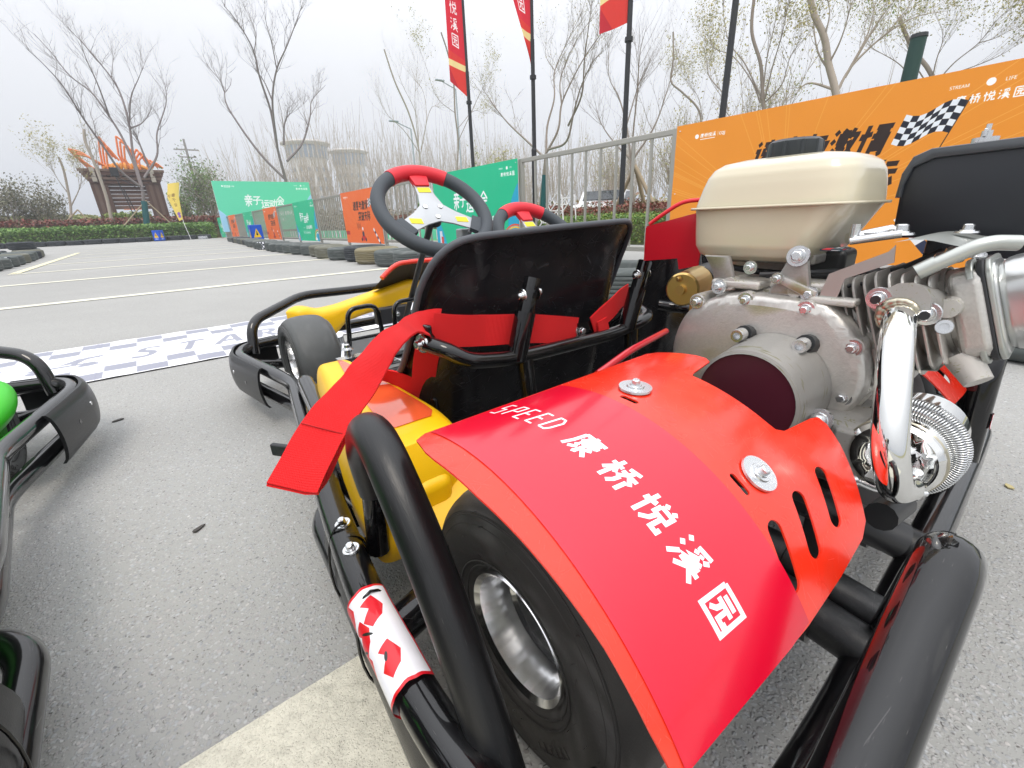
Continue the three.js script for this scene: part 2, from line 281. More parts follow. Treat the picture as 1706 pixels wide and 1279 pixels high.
const wornPaint = (r, g, b, wear = 0.5) => std(1, 1, 1, 0.75, 0, { map: dataTex(512, 512, (u, v) => { const n = tile(u, v, 6) * 0.5 + tile(u, v, 60, 2) * 0.7 + (rnd() - 0.5) * 0.5, k = n > wear ? 0.8 : 1 - Math.max(-0.2, n) * 0.12 - rnd() * 0.06; return [r * k, g * k, b * k]; }, true), bumpMap: asphaltBump, bumpScale: 0.0012 });
const linePaint = wornPaint(226, 224, 205), creamPaint = wornPaint(208, 204, 188, 0.66);
for (const z of [-5.05, -7.53, -9.9, -12.36, -14.84, -17.3, -19.8, -22.3, -24.8, -27.3]) sheet('parking_line', -1.66, 2.9, z - 0.07, z + 0.07, 0.004, linePaint, 0.9, 8, 1);
sheet('parking_edge_line', -1.66, -1.54, -19.7, -10.0, 0.0075, wornPaint(226, 220, 186), 0.9, 1, 8);
sheet('cream_floor_strip', -4.5, 0.125, -0.43, 0.9, 0.004, creamPaint, 0.7, 8, 3);
// start banner lying on the asphalt
{
  const W = 2048, H = 330, L = 4.6; // metres long, 0.74 wide
  const t = canvas(W, H, (x) => {
    x.fillStyle = '#f3f3f7'; x.fillRect(0, 0, W, H);
    const c = H / 7.4; x.fillStyle = '#8f919f';
    for (let i = 0; i < W / c; i++) { for (const [r, o] of [[0.12, 0], [1.12, 1]]) if ((i + o) % 2) { x.fillRect(i * c, r * c, c, c); x.fillRect(i * c, H - (r + 1) * c, c, c); } }
    x.font = 'italic bold 118px sans-serif'; x.textAlign = 'center'; x.textBaseline = 'middle';
    [...'START'].forEach((ch, i) => { x.save(); x.translate(856 + i * 71, H / 2 + 6); x.scale(0.72, 1); x.fillText(ch, 0, 0); x.restore(); });
    for (const X of [745, 610, 1310]) { x.save(); x.translate(X, H / 2); x.scale(0.66, 1); // little racing karts in outline
      x.beginPath(); x.moveTo(-80, 22); x.lineTo(-60, 2); x.lineTo(-10, -4); x.lineTo(20, -30); x.lineTo(88, -34); x.lineTo(70, -18); x.lineTo(40, -14); x.lineTo(24, 12); x.lineTo(60, 14); x.lineTo(74, 24); x.closePath(); x.fill();
      x.fillStyle = '#f3f3f7'; x.fillRect(-40, 4, 52, 6); x.fillStyle = '#8f919f'; for (const q of [-52, 50]) { x.beginPath(); x.ellipse(q, 34, 22, 13, 0, 0, 7); x.fill(); } x.restore(); }
    x.strokeStyle = 'rgba(130,130,150,0.35)'; x.lineWidth = 2; for (let i = 0; i < 26; i++) { const X = rr(0, W); x.beginPath(); x.moveTo(X, 0); x.lineTo(X + rr(-30, 30), H); x.stroke(); }
  });
  const g = grid(120, 16, (u, v) => V(lerp(-L / 2, L / 2, u), 0.006 + 0.006 * Math.max(0, noise(u * 34, v * 3) + 0.2 * noise(u * 90, v * 10)), lerp(0.37, -0.37, v)));
  const m = mesh('start_line_banner', g, printed(t, 0.4)); m.position.set(0.26, 0, -2.5);
  tag(m, 'white vinyl start banner with grey chequered edges lying flat on the asphalt', 'banner');
}
// small scraps on the asphalt
const scrap = std(0.06, 0.055, 0.05, 0.8), leafDry = std(0.42, 0.36, 0.18, 0.8);
const bits = [[-0.179, -1.606, 0.024, 'dark flat scrap lying between the two karts near the white bumper corner', 0], [-0.05, -0.862, 0.018, 'dark flat scrap lying alone on the asphalt beside the seat strap', 0], [1.13, 0.033, 0.016, 'tiny dry leaf on the asphalt behind the kart', 1]];
for (const [x, z, s, l, k] of bits) {
  const sh = new THREE.Shape(); for (let i = 0; i < 9; i++) { const a = i / 9 * 6.283, r = s * rr(0.45, 0.8); i ? sh.lineTo(Math.cos(a) * r, Math.sin(a) * r * 0.45) : sh.moveTo(Math.cos(a) * r, Math.sin(a) * r * 0.45); }
  const m = mesh(k ? 'dry_leaf' : 'scrap', plate(sh, 0.003, 0.001).rotateX(-Math.PI / 2), k ? leafDry : scrap); m.position.set(x, 0.001, z); m.rotation.y = 0.5; tag(m, l, k ? 'leaf' : 'litter');
}
// ---------------------------------------------------------------- the two-seat kart
const KX = 0.73, KZ = -0.75, mx = (x) => 2 * KX - x, mr = (x) => 1.2 - x; // mr: the rear track is narrower and set to the left
const kart = base('go_kart', KX, 0, KZ, 'two-seat go-kart with red rear fenders, yellow side pods and bare engine', 'go-kart', 'go-karts lined up behind the start banner');
const K = (name, g, mat, parent = kart) => { const m = mesh(name, Array.isArray(g) ? merge(g) : g, mat, parent, false); m.geometry.translate(-KX, 0, -KZ); return m; };
const boltGeo = merge([new THREE.CylinderGeometry(0.0105, 0.0112, 0.002, 18).translate(0, 0.001, 0), new THREE.CylinderGeometry(0.0068, 0.0075, 0.0016, 18).translate(0, 0.0026, 0), new THREE.CylinderGeometry(0.0054, 0.0058, 0.0055, 6).translate(0, 0.006, 0), new THREE.CylinderGeometry(0.0042, 0.0054, 0.001, 6).translate(0, 0.0092, 0)]);
const socketGeo = merge([lathe([[0, 0], [0.0075, 0], [0.0075, 0.011], [0.0068, 0.0125], [0.004, 0.0125], [0.0038, 0.005], [0, 0.005]], 16, UP, V(0, 0, 0))]);
function bolt(p, dir, s = 1, parent = kart, mat = M.zinc, geo = boltGeo, name = 'bolt') {
  const m = shade(new THREE.Mesh(geo, mat)); m.name = name; m.position.set(p[0] - KX, p[1], p[2] - KZ); m.quaternion.setFromUnitVectors(UP, V(...dir).normalize()); m.scale.setScalar(s); parent.add(m); return m;
}
const P3 = (a) => a.map((p) => V(...p));
// -- wheels
function wheel(x, z, r, w, rimR, side, tag_) { // side -1: outer face towards -x
  const prof = [[rimR - 0.004, 0.022], [rimR + 0.004, 0.012], [rimR + 0.012, 0.006], [rimR + 0.026, 0.0005], [rimR + 0.042, 0], [r - 0.02, 0.004], [r - 0.017, 0.0062], [r - 0.015, 0.0062], [r - 0.008, 0.013], [r - 0.003, 0.023], [r, 0.038], [r + 0.0015, w / 2]];
  const full = [...prof, ...prof.slice(0, -1).reverse().map(([a, b]) => [a, w - b])];
  const sp = new THREE.SplineCurve(full.map((p) => new THREE.Vector2(...p))).getPoints(70).map((p) => [p.x, p.y]);
  const dir = V(-side, 0, 0), o = V(x, r, z);
  const t = K('wheel', lathe(sp, 72, dir, o), r < 0.135 ? M.tread : M.rubber);
  const rimP = [[0.012, w * 0.66], [rimR - 0.021, w * 0.66], [rimR - 0.016, w * 0.63], [rimR - 0.0135, 0.05], [rimR - 0.009, 0.046], [rimR - 0.007, 0.03], [rimR - 0.004, 0.012], [rimR + 0.001, 0.008], [rimR + 0.003, 0.011], [rimR, 0.018], [rimR - 0.004, 0.03], [rimR - 0.006, w - 0.02], [rimR, w - 0.01]];
  K('rim', lathe(rimP, 64, dir, o), M.alu, t);
  K('hub', [lathe([[0, w * 0.6], [0.012, w * 0.6], [0.014, w * 0.62], [0.014, w * 0.7]], 24, dir, o)], M.darkSteel, t);
  for (let i = 0; i < 3; i++) { const a = i * 2.094 + 0.5; bolt([x - side * w * 0.655, r + Math.cos(a) * 0.025, z + Math.sin(a) * 0.025], [side, 0, 0], 0.7, t); }
  // moulded marks and rubber whiskers
  const wh = []; for (let i = 0; i < 46; i++) { const a = rr(0, 6.28), q = rr(rimR + 0.008, r - 0.004), l = rr(0.003, 0.007), f = sp.find((s) => s[0] > q) || sp[30]; const c = V(x - side * f[1], r + Math.cos(a) * q, z + Math.sin(a) * q); wh.push(rod(c, c.clone().add(V(side * l * 0.6, rr(-1, 1) * l, rr(-1, 1) * l)), 0.0005, 0.0003, 4)); }
  for (const a0 of [-2.5, 2.2]) for (let i = 0; i < 5; i++) { const a = a0 + i * 0.1, q = rimR + 0.03; const c = V(x - side * -0.0008, r + Math.cos(a) * q, z + Math.sin(a) * q), e = V(0, Math.cos(a), Math.sin(a)), s = V(0, -Math.sin(a), Math.cos(a)); wh.push(sweep(P3([[-0.006, -0.004], [-0.006, 0.005], [0.004, 0.005], [0.004, -0.001], [-0.004, -0.004]].slice(0, 3 + i % 3).map(([p, k]) => [c.x, c.y + e.y * k + s.y * p, c.z + e.z * k + s.z * p])), 0.0006, 5)); }
  for (const q of [rimR + 0.01, rimR + 0.016, r - 0.026, r - 0.019, r - 0.0175]) { const f = sp.find((s) => s[0] > q) || sp[30]; wh.push(sweep(Array.from({ length: 72 }, (_, i) => { const a = i / 72 * 6.2832; return V(x - side * f[1], r + Math.cos(a) * q, z + Math.sin(a) * q); }), 0.0009, 5, true)); }
  K('moulded_mark', wh, M.rubber, t);
  return t;
}
const rearL = wheel(0.165, -0.235, 0.14, 0.175, 0.061, -1);
wheel(mr(0.165), -0.235, 0.14, 0.175, 0.061, 1);
wheel(0.25, -1.37, 0.128, 0.125, 0.066, -1);
wheel(mx(0.25), -1.37, 0.128, 0.125, 0.066, 1);
// -- frame
K('rear_axle', rod(V(0.27, 0.14, -0.235), V(mr(0.27), 0.14, -0.235), 0.02, 0.02, 24), M.darkSteel);
K('chassis_tube', [[0.33, -0.12, -1.55], [mx(0.33), -0.12, -1.55]].map(([x, a, b]) => pipe(P3([[x, 0.075, a], [x, 0.06, -0.5], [x, 0.055, -1.2], [x, 0.075, b]]), 0.016, 0.05)).concat([-0.12, -0.42, -1.0, -1.3, -1.52].map((z) => rod(V(0.33, 0.068, z), V(mx(0.33), 0.068, z), 0.015))), M.blackPaint);
K('floor_tray', [box(0.78, 0.003, 0.72, KX, 0.075, -1.13), box(0.78, 0.05, 0.003, KX, 0.1, -1.49)], M.sheet);
K('bearing_carrier', [0.42, mr(0.42)].flatMap((x) => [rod(V(x - 0.015, 0.14, -0.235), V(x + 0.015, 0.14, -0.235), 0.045, 0.045, 24), box(0.03, 0.07, 0.05, x, 0.1, -0.235)]), M.darkSteel);
// rear bumper: low tube, two hoops and the stubs that carry it
K('rear_bumper_tube', pipe(P3([[0.14, 0.125, -0.12], [0.15, 0.125, -0.03], [0.3, 0.12, -0.022], [0.95, 0.12, -0.026], [1.07, 0.125, -0.03], [1.08, 0.125, -0.12]]), 0.0195, 0.07, 20), M.blackPaint);
K('rear_bumper_hoop', pipe(P3([[0.09, 0.1, -0.02], [0.11, 0.187, -0.004], [0.388, 0.287, 0.0], [0.425, 0.125, -0.016]]), 0.0182, 0.055, 24), M.glossBlack);
K('rear_bumper_hoop', pipe(P3([[0.885, 0.125, -0.03], [0.908, 0.302, -0.042], [1.07, 0.302, -0.045], [1.09, 0.1, -0.045]]), 0.0195, 0.05, 24), M.glossBlack);
for (const [x, y] of [[0.405, 0.145], [0.445, 0.15], [0.585, 0.15], [0.8, 0.15]]) {
  const s = K('bumper_stub', [rod(V(x, y, -0.115), V(x, y - 0.012, -0.028), 0.0205, 0.0205, 20), rod(V(x, y, -0.072), V(x, y, -0.066), 0.031, 0.031, 24), rod(V(x, y, -0.14), V(x, y, -0.11), 0.026, 0.026, 24)], M.satinBlack);
  bolt([x - 0.012, y + 0.025, -0.075], [-0.2, 0.2, -1], 0.8, s, M.darkSteel); bolt([x + 0.022, y - 0.014, -0.075], [0, 0, -1], 0.8, s);
}
// side bumpers: upper and lower tube, corner guard, wheel-guard hoop (both sides)
for (const s of [1, -1]) {
  const X = (x) => (s > 0 ? x : mx(x)), Q = (a) => P3(a.map(([x, y, z]) => [X(x), y, z]));
  K('front_side_tube', pipe(Q([[0.15, 0.145, -0.5], [0.137, 0.148, -0.72], [0.2, 0.15, -1.1], [0.138, 0.152, -1.47], [0.17, 0.152, -1.56], [0.4, 0.152, -1.63], [KX, 0.152, -1.64]]), 0.0165, 0.05, 16), M.blackPaint);
  K('front_side_tube', pipe(Q([[0.175, 0.07, -0.5], [0.165, 0.07, -0.75], [0.218, 0.07, -1.09], [0.14, 0.075, -1.47], [0.17, 0.075, -1.56], [0.4, 0.075, -1.63], [KX, 0.075, -1.64]]), 0.0165, 0.05, 16), M.blackPaint);
  K('side_bumper_tube', pipe(Q([[0.19, 0.165, -0.66], [0.121, 0.164, -0.605], [0.107, 0.152, -0.52], [0.086, 0.152, -0.36], [0.078, 0.15, -0.2], [0.1, 0.14, -0.06]]), 0.0175, 0.05, 18), M.blackPaint);
  K('side_bumper_tube', pipe(Q([[0.19, 0.075, -0.7], [0.108, 0.075, -0.64], [0.09, 0.068, -0.36], [0.08, 0.066, -0.2], [0.1, 0.06, -0.06]]), 0.0175, 0.05, 18), M.blackPaint);
  K('side_guard', [grid(6, 18, (u, v) => { const z = lerp(-0.12, -0.52, v), x = table([[-0.53, 0.104], [-0.36, 0.084], [-0.2, 0.076], [-0.06, 0.1]])(z) - 0.006 - 0.01 * Math.sin(u * Math.PI); return V(X(x), lerp(0.07, 0.145, u), z); })], M.satinBlack);
  for (const z of [-0.46, -0.34]) K('cable_tie', sweep(Array.from({ length: 21 }, (_, i) => { const a = i / 20 * 6.283; return V(X(table([[-0.53, 0.106], [-0.36, 0.086]])(z) + Math.cos(a) * 0.021), 0.11 + Math.sin(a) * 0.064, z); }), 0.0016, 6, true), M.glossBlack);
  K('front_hoop', pipe(Q([[0.19, 0.13, -1.55], [0.205, 0.225, -1.58], [0.4, 0.27, -1.71], [0.6, 0.266, -1.71], [KX, 0.266, -1.71]]), 0.0155, 0.05, 16), M.blackPaint);
  const guardLine = path(Q([[0.158, 0, -1.235], [0.121, 0, -1.46], [0.15, 0, -1.58], [0.27, 0, -1.61]]), 0.05, 8);
  const guardAt = (u, v, t) => { const f = u * (guardLine.length - 1), i = Math.min(guardLine.length - 2, Math.floor(f)), p = guardLine[i].clone().lerp(guardLine[i + 1], f - i), b = Math.sin(v * Math.PI), d = guardLine[i + 1].clone().sub(guardLine[i]).normalize(), n = V(d.z, 0, -d.x).multiplyScalar(s); p.addScaledVector(n, 0.004 + 0.013 * Math.sqrt(Math.max(0, b)) - t); p.y = lerp(0.056, 0.166, v); return p; };
  const cg = K('corner_guard', [grid(30, 12, (u, v) => guardAt(u, v, 0)), grid(30, 12, (u, v) => guardAt(1 - u, v, 0.006)), grid(1, 12, (u, v) => guardAt(0, v, 0.006 * (1 - u))), grid(30, 1, (u, v) => guardAt(u, 1, 0.006 * v)), grid(30, 1, (u, v) => guardAt(u, 0, 0.006 * (1 - v)))], M.satinBlack);
  for (const [gu, gv, gm] of [[0.028, 0.5, M.glossBlack], [0.075, 0.62, M.zinc]]) K('fixing_hole', rod(guardAt(gu, gv, 0.004), guardAt(gu, gv, -0.0006), 0.0055, 0.005, 14), gm, cg);
  bolt([X(0.21), 0.14, -1.6], [s, 0.5, 1], 0.9);
  K('wheel_guard_hoop', sweep(curve(Q([[0.131, 0.228, -0.418], [0.129, 0.24, -0.416], [0.122, 0.285, -0.402], [0.115, 0.326, -0.36], [0.108, 0.335, -0.315], [0.105, 0.31, -0.275], [0.105, 0.25, -0.228], [0.105, 0.17, -0.182], [0.105, 0.08, -0.14], [0.105, 0.03, -0.12]]), 60), 0.0168, 22), M.satinBlack);
  K('pod_hoop', pipe(Q([[0.205, 0.08, -1.0], [0.2, 0.195, -0.98], [0.15, 0.19, -0.6], [0.15, 0.09, -0.56]]), 0.018, 0.05, 16), M.glossBlack);
  for (const [a, b, r] of [[[0.09, 0.13, -0.46], [0.33, 0.07, -0.5], 0.013], [[0.09, 0.12, -0.33], [0.26, 0.12, -0.37], 0.02], [[0.2, 0.14, -1.08], [0.35, 0.08, -1.08], 0.013], [[0.15, 0.12, -1.5], [0.35, 0.07, -1.5], 0.013]]) K('side_bumper_stay', rod(...Q([a, b]), r), M.blackPaint);
  K('hoop_leg', rod(...Q([[0.13, 0.235, -0.417], [0.128, 0.14, -0.43]]), 0.013), M.glossBlack);
  K('bracket_rod', pipe(Q([[0.14, 0.17, -0.5], [0.155, 0.19, -0.47], [0.175, 0.1, -0.36], [0.2, 0.09, -0.3]]), 0.008, 0.02, 10), M.glossBlack);
  bolt([X(0.094), 0.169, -0.415], [-0.15 * s, 1, 0], 0.85); bolt([X(0.102), 0.169, -0.465], [-0.15 * s, 1, 0], 0.85); bolt([X(0.155), 0.135, -0.315], [s, 0.2, 0], 0.8);
  K('coupling_ring', rod(Q([[0.0985, 0.152, -0.438]])[0], Q([[0.0996, 0.152, -0.443]])[0], 0.0175, 0.0175, 20), M.glossBlack);
}
// torn red and white tape round the side bumper
const tapeTex = canvas(512, 512, (x) => {
  x.fillStyle = '#eeeef3'; x.fillRect(0, 0, 512, 512); x.fillStyle = '#d90f22'; x.fillRect(0, 0, 16, 512); x.fillRect(496, 0, 16, 512); x.fillRect(0, 0, 512, 14); x.fillRect(0, 498, 512, 14);
  for (const [a, b, q] of [[150, 90, 1], [250, 260, 1], [330, 150, 0.7], [120, 330, 1.1], [300, 400, 1]]) { x.beginPath(); x.moveTo(a, b); x.lineTo(a + 70 * q, b - 30); x.lineTo(a + 110 * q, b + 20); x.lineTo(a + 50 * q, b + 60); x.lineTo(a + 90 * q, b + 100); x.lineTo(a + 10, b + 120); x.lineTo(a - 30, b + 50); x.closePath(); x.fill(); }
  x.fillStyle = '#22201f'; for (const [a, b, c, d] of [[250, 300, 44, 7], [330, 262, 30, 6], [205, 150, 10, 20]]) { x.beginPath(); x.ellipse(a, b, c, d, 0.6, 0, 7); x.fill(); } // torn through to the tube
});
const tapeMat = printed(tapeTex, 0.35, { clearcoat: 0.5 });
function tape(c0, c1, R, a0, a1, name, holes = true) { // sheet wrapped round a tube from c0 to c1
  const d = c1.clone().sub(c0), t = d.clone().normalize(), n = V(-1, 0, 0).addScaledVector(t, t.x).normalize(), b = V(0, 0, 0).crossVectors(t, n);
  return K(name, grid(26, 14, (u, v) => { const e = v > 0.9 || v < 0.1 ? 0.0016 * noise(u * 9, v * 3) : 0, a = lerp(a0, a1, u), r = R + 0.0012 + 0.001 * Math.max(0, noise(u * 5, v * 6, 3)) , q = v + e * 8 * (holes ? 1 : 0); return c0.clone().addScaledVector(d, q).addScaledVector(n, Math.cos(a) * r).addScaledVector(b, Math.sin(a) * r); }), tapeMat);
}
tape(V(0.0848, 0.152, -0.352), V(0.0786, 0.151, -0.238), 0.0185, -2.6, 1.25, 'warning_tape');
tape(V(0.15, 0.2014, -0.003), V(0.215, 0.2248, -0.002), 0.0196, 0.3, 3.4, 'warning_tape');
tape(V(0.8925, 0.185, -0.0335), V(0.8955, 0.207, -0.035), 0.0196, 1.3, 3.6, 'warning_tape');
// -- rear fenders: a bent sheet round the wheel's axis, drawn flat as (x, angle in degrees)
const FR = 0.211, FY = 0.14, FZ = -0.235;
const wrap = (g, R, s) => { const p = g.attributes.position; for (let i = 0; i < p.count; i++) { const x = p.getX(i), a = p.getY(i) * Math.PI / 180, r = R + p.getZ(i); p.setXYZ(i, s > 0 ? x : mr(x), FY + Math.cos(a) * r, FZ + Math.sin(a) * r); } return g; };
const slot = (x0, a0, x1, a1, w) => { const o = [], k = 220, dx = (x1 - x0), da = (a1 - a0) / k, l = Math.hypot(dx, da), nx = -da / l * w, na = dx / l * w * k; for (let i = 0; i <= 8; i++) { const t = Math.PI * i / 8; o.push([x1 + nx * Math.cos(t) + dx / l * w * Math.sin(t), a1 + na * Math.cos(t) + da / l * w * k * Math.sin(t)]); } for (let i = 0; i <= 8; i++) { const t = Math.PI * i / 8; o.push([x0 - nx * Math.cos(t) - dx / l * w * Math.sin(t), a0 - na * Math.cos(t) - da / l * w * k * Math.sin(t)]); } return o; };
const fenderOutline = [[0.135, -13.6], [0.123, -11], [0.117, -4], [0.116, 0], [0.118, 13], [0.122, 23], [0.125, 32], [0.128, 41], [0.129, 52], [0.131, 57.5], [0.142, 59.3], [0.2, 60.4], [0.28, 62], [0.345, 61.9], [0.4, 61], [0.418, 59], [0.436, 51], [0.452, 43], [0.459, 37.5], [0.456, 35], [0.444, 34.2], [0.395, 32.9], [0.387, 31.5], [0.386, 29], [0.386, 18], [0.387, 8], [0.395, 7.2], [0.436, 5.6], [0.443, 3.5], [0.444, 0], [0.437, -12], [0.43, -14.6]];
const fenderHoles = [slot(0.297, 45.8, 0.284, 54.4, 0.0082), slot(0.344, 45.1, 0.327, 53.6, 0.0084), slot(0.393, 44.7, 0.374, 53, 0.0082), slot(0.2938, 4.8, 0.2946, 8.4, 0.0028), slot(0.2966, 33.8, 0.2966, 37.6, 0.0028)];
const flat = (o, h) => { const s = new THREE.Shape(o.map((p) => new THREE.Vector2(p[0], p[1] / 200))); for (const q of h) s.holes.push(new THREE.Path(q.map((p) => new THREE.Vector2(p[0], p[1] / 200)))); let g = new THREE.ExtrudeGeometry(s, { depth: 0.0016, bevelEnabled: false }).translate(0, 0, -0.0016); g = new TessellateModifier(0.016, 7).modify(g); g.scale(1, 200, 1); return g; };
const wear = (x) => { for (let i = 0; i < 60; i++) { x.strokeStyle = `rgba(120,0,18,${rr(0.05, 0.2)})`; x.lineWidth = rr(0.6, 1.6); const X = rr(0, 2048), Y = rr(0, 1080); x.beginPath(); x.moveTo(X, Y); x.lineTo(X + rr(60, 400), Y + rr(-30, 30)); x.stroke(); } };
const stickerTex = canvas(2048, 1080, (x, W, H) => { // u along the angle -12.8..61.5, v across x 0.1385..0.2815 (top of the picture = +x)
  x.fillStyle = '#d4062c'; x.fillRect(0, 0, W, H); wear(x);
  const ax = (a) => (a + 12.8) / 74.3 * W, xy = (q) => (0.2815 - q) / 0.143 * H;
  x.strokeStyle = x.fillStyle = '#f6f2f6'; x.lineCap = 'butt';
  [...'康桥悦溪园'].forEach((c, i) => han(x, c, ax(10.3 + i * 8.75) + 8, xy(0.2255), 176, 212, 0, 13.5, -0.1));
  // SPEED in square italic strokes
  const L = { S: [[62, 0, 18, 0, 6, 46, 52, 46, 40, 100, -6, 100]], P: [[-4, 100, 18, 0, 66, 0, 56, 50, 10, 50]], E: [[64, 0, 18, 0, -4, 100, 46, 100], [8, 48, 52, 48]], D: [[-4, 100, 18, 0, 54, 0, 72, 24, 56, 80, 40, 100, -4, 100]] };
  x.lineWidth = 15; x.lineJoin = 'round';
  [...'SPEED'].forEach((ch, i) => { for (const s of L[ch]) { x.beginPath(); for (let k = 0; k < s.length; k += 2) { const X = ax(-11.2) + i * 98 + s[k] * 1.0, Y = xy(0.215) + i * -14 + s[k + 1] * 1.65; k ? x.lineTo(X, Y) : x.moveTo(X, Y); } x.stroke(); } });
});
const stickerMat = printed(stickerTex, 0.2, { clearcoat: 0.5, clearcoatRoughness: 0.12 });
for (const s of [1, -1]) {
  const g = wrap(flat(fenderOutline, fenderHoles), FR, s); g.deleteAttribute('uv'); g.deleteAttribute('normal');
  { const p = g.attributes.position, uv = []; for (let i = 0; i < p.count; i++) uv.push(p.getX(i) * 3, p.getZ(i) * 3); g.setAttribute('uv', new THREE.Float32BufferAttribute(uv, 2)); }
  const f = K('rear_fender', toCreasedNormals(g, 0.5), M.red);
  K('fender_sticker', [grid(20, 60, (u, v) => { const a = lerp(-12.8, 61.4, v), x = lerp(0.1385, 0.2815, s > 0 ? u : 1 - u), aa = a * Math.PI / 180, R = FR + 0.0007; const cut = v > 0.97 ? 0 : 0; const lim = a > 59 ? lerp(59, 62, (x - 0.1385) / 0.143) : 99, ab = Math.min(a, lim) * Math.PI / 180; const p = V(s > 0 ? x : mr(x), FY + Math.cos(ab) * R, FZ + Math.sin(ab) * R); p.u = v; p.v = (x - 0.1385) / 0.143; return p; })], stickerMat, f);
  for (const [x, a] of [[0.3153, 4], [0.3213, 36.4]]) { const q = a * Math.PI / 180; const w = bolt([s > 0 ? x : mr(x), FY + Math.cos(q) * (FR + 0.001), FZ + Math.sin(q) * (FR + 0.001)], [0, Math.cos(q), Math.sin(q)], 1.0, f); w.name = 'washer_bolt'; w.geometry = washerBolt(); }
}
function washerBolt() { return (washerBolt.g ??= merge([new THREE.CylinderGeometry(0.0148, 0.0152, 0.0018, 28).translate(0, 0.0009, 0), boltGeo.clone().scale(0.72, 0.72, 0.72).translate(0, 0.0018, 0)])); }
for (const q of [0, 1]) K('fender_stay', pipe(P3([[0.36, 0.333, -0.302], [0.43, 0.343, -0.312], [0.535, 0.345, -0.33]].map(([x, y, z]) => [q ? mr(x) : x, y, z])), 0.0045, 0.02, 8), M.redPlate);
// -- seats
function seat(s) {
  const X = (x) => (s > 0 ? x : mx(x));
  const top = path(P3([[0.266, 0, -1.0], [0.264, 0, -0.5], [0.684, 0, -0.49], [0.682, 0, -1.0]]), 0.09, 14), bot = path(P3([[0.285, 0, -0.98], [0.285, 0, -0.575], [0.655, 0, -0.565], [0.655, 0, -0.98]]), 0.07, 12);
  const samp = (q, u) => { const n = q.length - 1; // arc-length sampling
    let L = 0; const acc = [0]; for (let i = 1; i <= n; i++) acc.push(L += q[i].distanceTo(q[i - 1])); const t = u * L; let i = 1; while (i < n && acc[i] < t) i++; return q[i - 1].clone().lerp(q[i], (t - acc[i - 1]) / (acc[i] - acc[i - 1])); };
  const rimH = table([[-1.0, 0.19], [-0.85, 0.222], [-0.74, 0.235], [-0.68, 0.247], [-0.64, 0.262], [-0.61, 0.28], [-0.585, 0.303], [-0.565, 0.335], [-0.55, 0.372], [-0.535, 0.42], [-0.522, 0.449], [-0.512, 0.467], [-0.503, 0.48], [-0.495, 0.487], [-0.48, 0.49]]);
  const at = (u, v) => { const a = samp(top, u), b = samp(bot, u), h = rimH(a.z) + (a.x - 0.47) * 0.02, e = Math.max(0, (v - 0.88) / 0.12), k = Math.pow(v, 0.8); const y = lerp(0.085, h, v); const f = Math.min(1, (y - 0.085) / 0.39); const p = b.clone().lerp(a, Math.pow(f, 0.75)); const c = V(0.47, 0, -0.72), o = p.clone().sub(c).setY(0).normalize(); p.addScaledVector(o, 0.015 * e * e); p.y = y - 0.002 * e; p.x = X(p.x); p.u = u * 2; p.v = v; return p; };
  const m = K('seat', [grid(140, 28, at), grid(30, 10, (u, v) => { const a = samp(bot, u * 0.5), b = samp(bot, 1 - u * 0.5), p = a.lerp(b, v); p.y = 0.085; p.x = X(p.x); return p; })], M.seat);
  const rim = []; for (let i = 0; i <= 140; i++) rim.push(at(i / 140, 1)); K('seat_rim', sweep(rim, 0.0048, 10), M.seatRim, m);
  return m;
}
seat(1); seat(-1);
// seat stay, uprights
for (const s of [1, -1]) {
  const X = (x) => (s > 0 ? x : mx(x)), Q = (a) => P3(a.map(([x, y, z]) => [X(x), y, z]));
  K('seat_stay', [sweep(curve(Q([[0.246, 0.357, -0.49], [0.262, 0.349, -0.463], [0.285, 0.334, -0.452], [0.32, 0.325, -0.452], [0.37, 0.318, -0.455], [0.5, 0.313, -0.456], [0.6, 0.313, -0.456], [0.68, 0.325, -0.46], [0.7, 0.33, -0.49]]), 50), 0.0105, 16)], M.blackPaint);
  for (const [bx, tx] of [[0.368, 0.399], [0.616, 0.652]]) {
    const b = V(X(bx), 0.318, -0.456), t = V(X(tx), 0.424, -0.452), mid = b.clone().lerp(t, 0.58);
    const u = K('seat_upright', [sweep([b.clone().add(V(0, -0.004, 0)), mid], 0.0145, 20), lathe([[0.0088, -0.04], [0.0088, 0], [0.0112, 0], [0.0116, -0.001], [0.0116, -0.06]], 20, t.clone().sub(b), t)], M.glossBlack);
    const q = b.clone().lerp(t, 0.8), d = V(X(1) - X(0), 0.08, 0.1).normalize(); for (const k of [-1, 1]) bolt([q.x + d.x * k * 0.011, q.y + d.y * k * 0.011, q.z + d.z * k * 0.011], [d.x * k, d.y * k, d.z * k], 0.85, u);
  }
  K('seat_leg', rod(V(X(0.385), 0.312, -0.457), V(X(0.4), 0.07, -0.44), 0.012), M.blackPaint); K('seat_leg', rod(V(X(0.63), 0.312, -0.457), V(X(0.62), 0.07, -0.44), 0.012), M.blackPaint);
  bolt([X(0.243), 0.357, -0.487], [-s, 0, 0.15], 1.1); bolt([X(0.512), 0.327, -0.468], [-0.1 * s, 0.1, 1], 0.95);
}
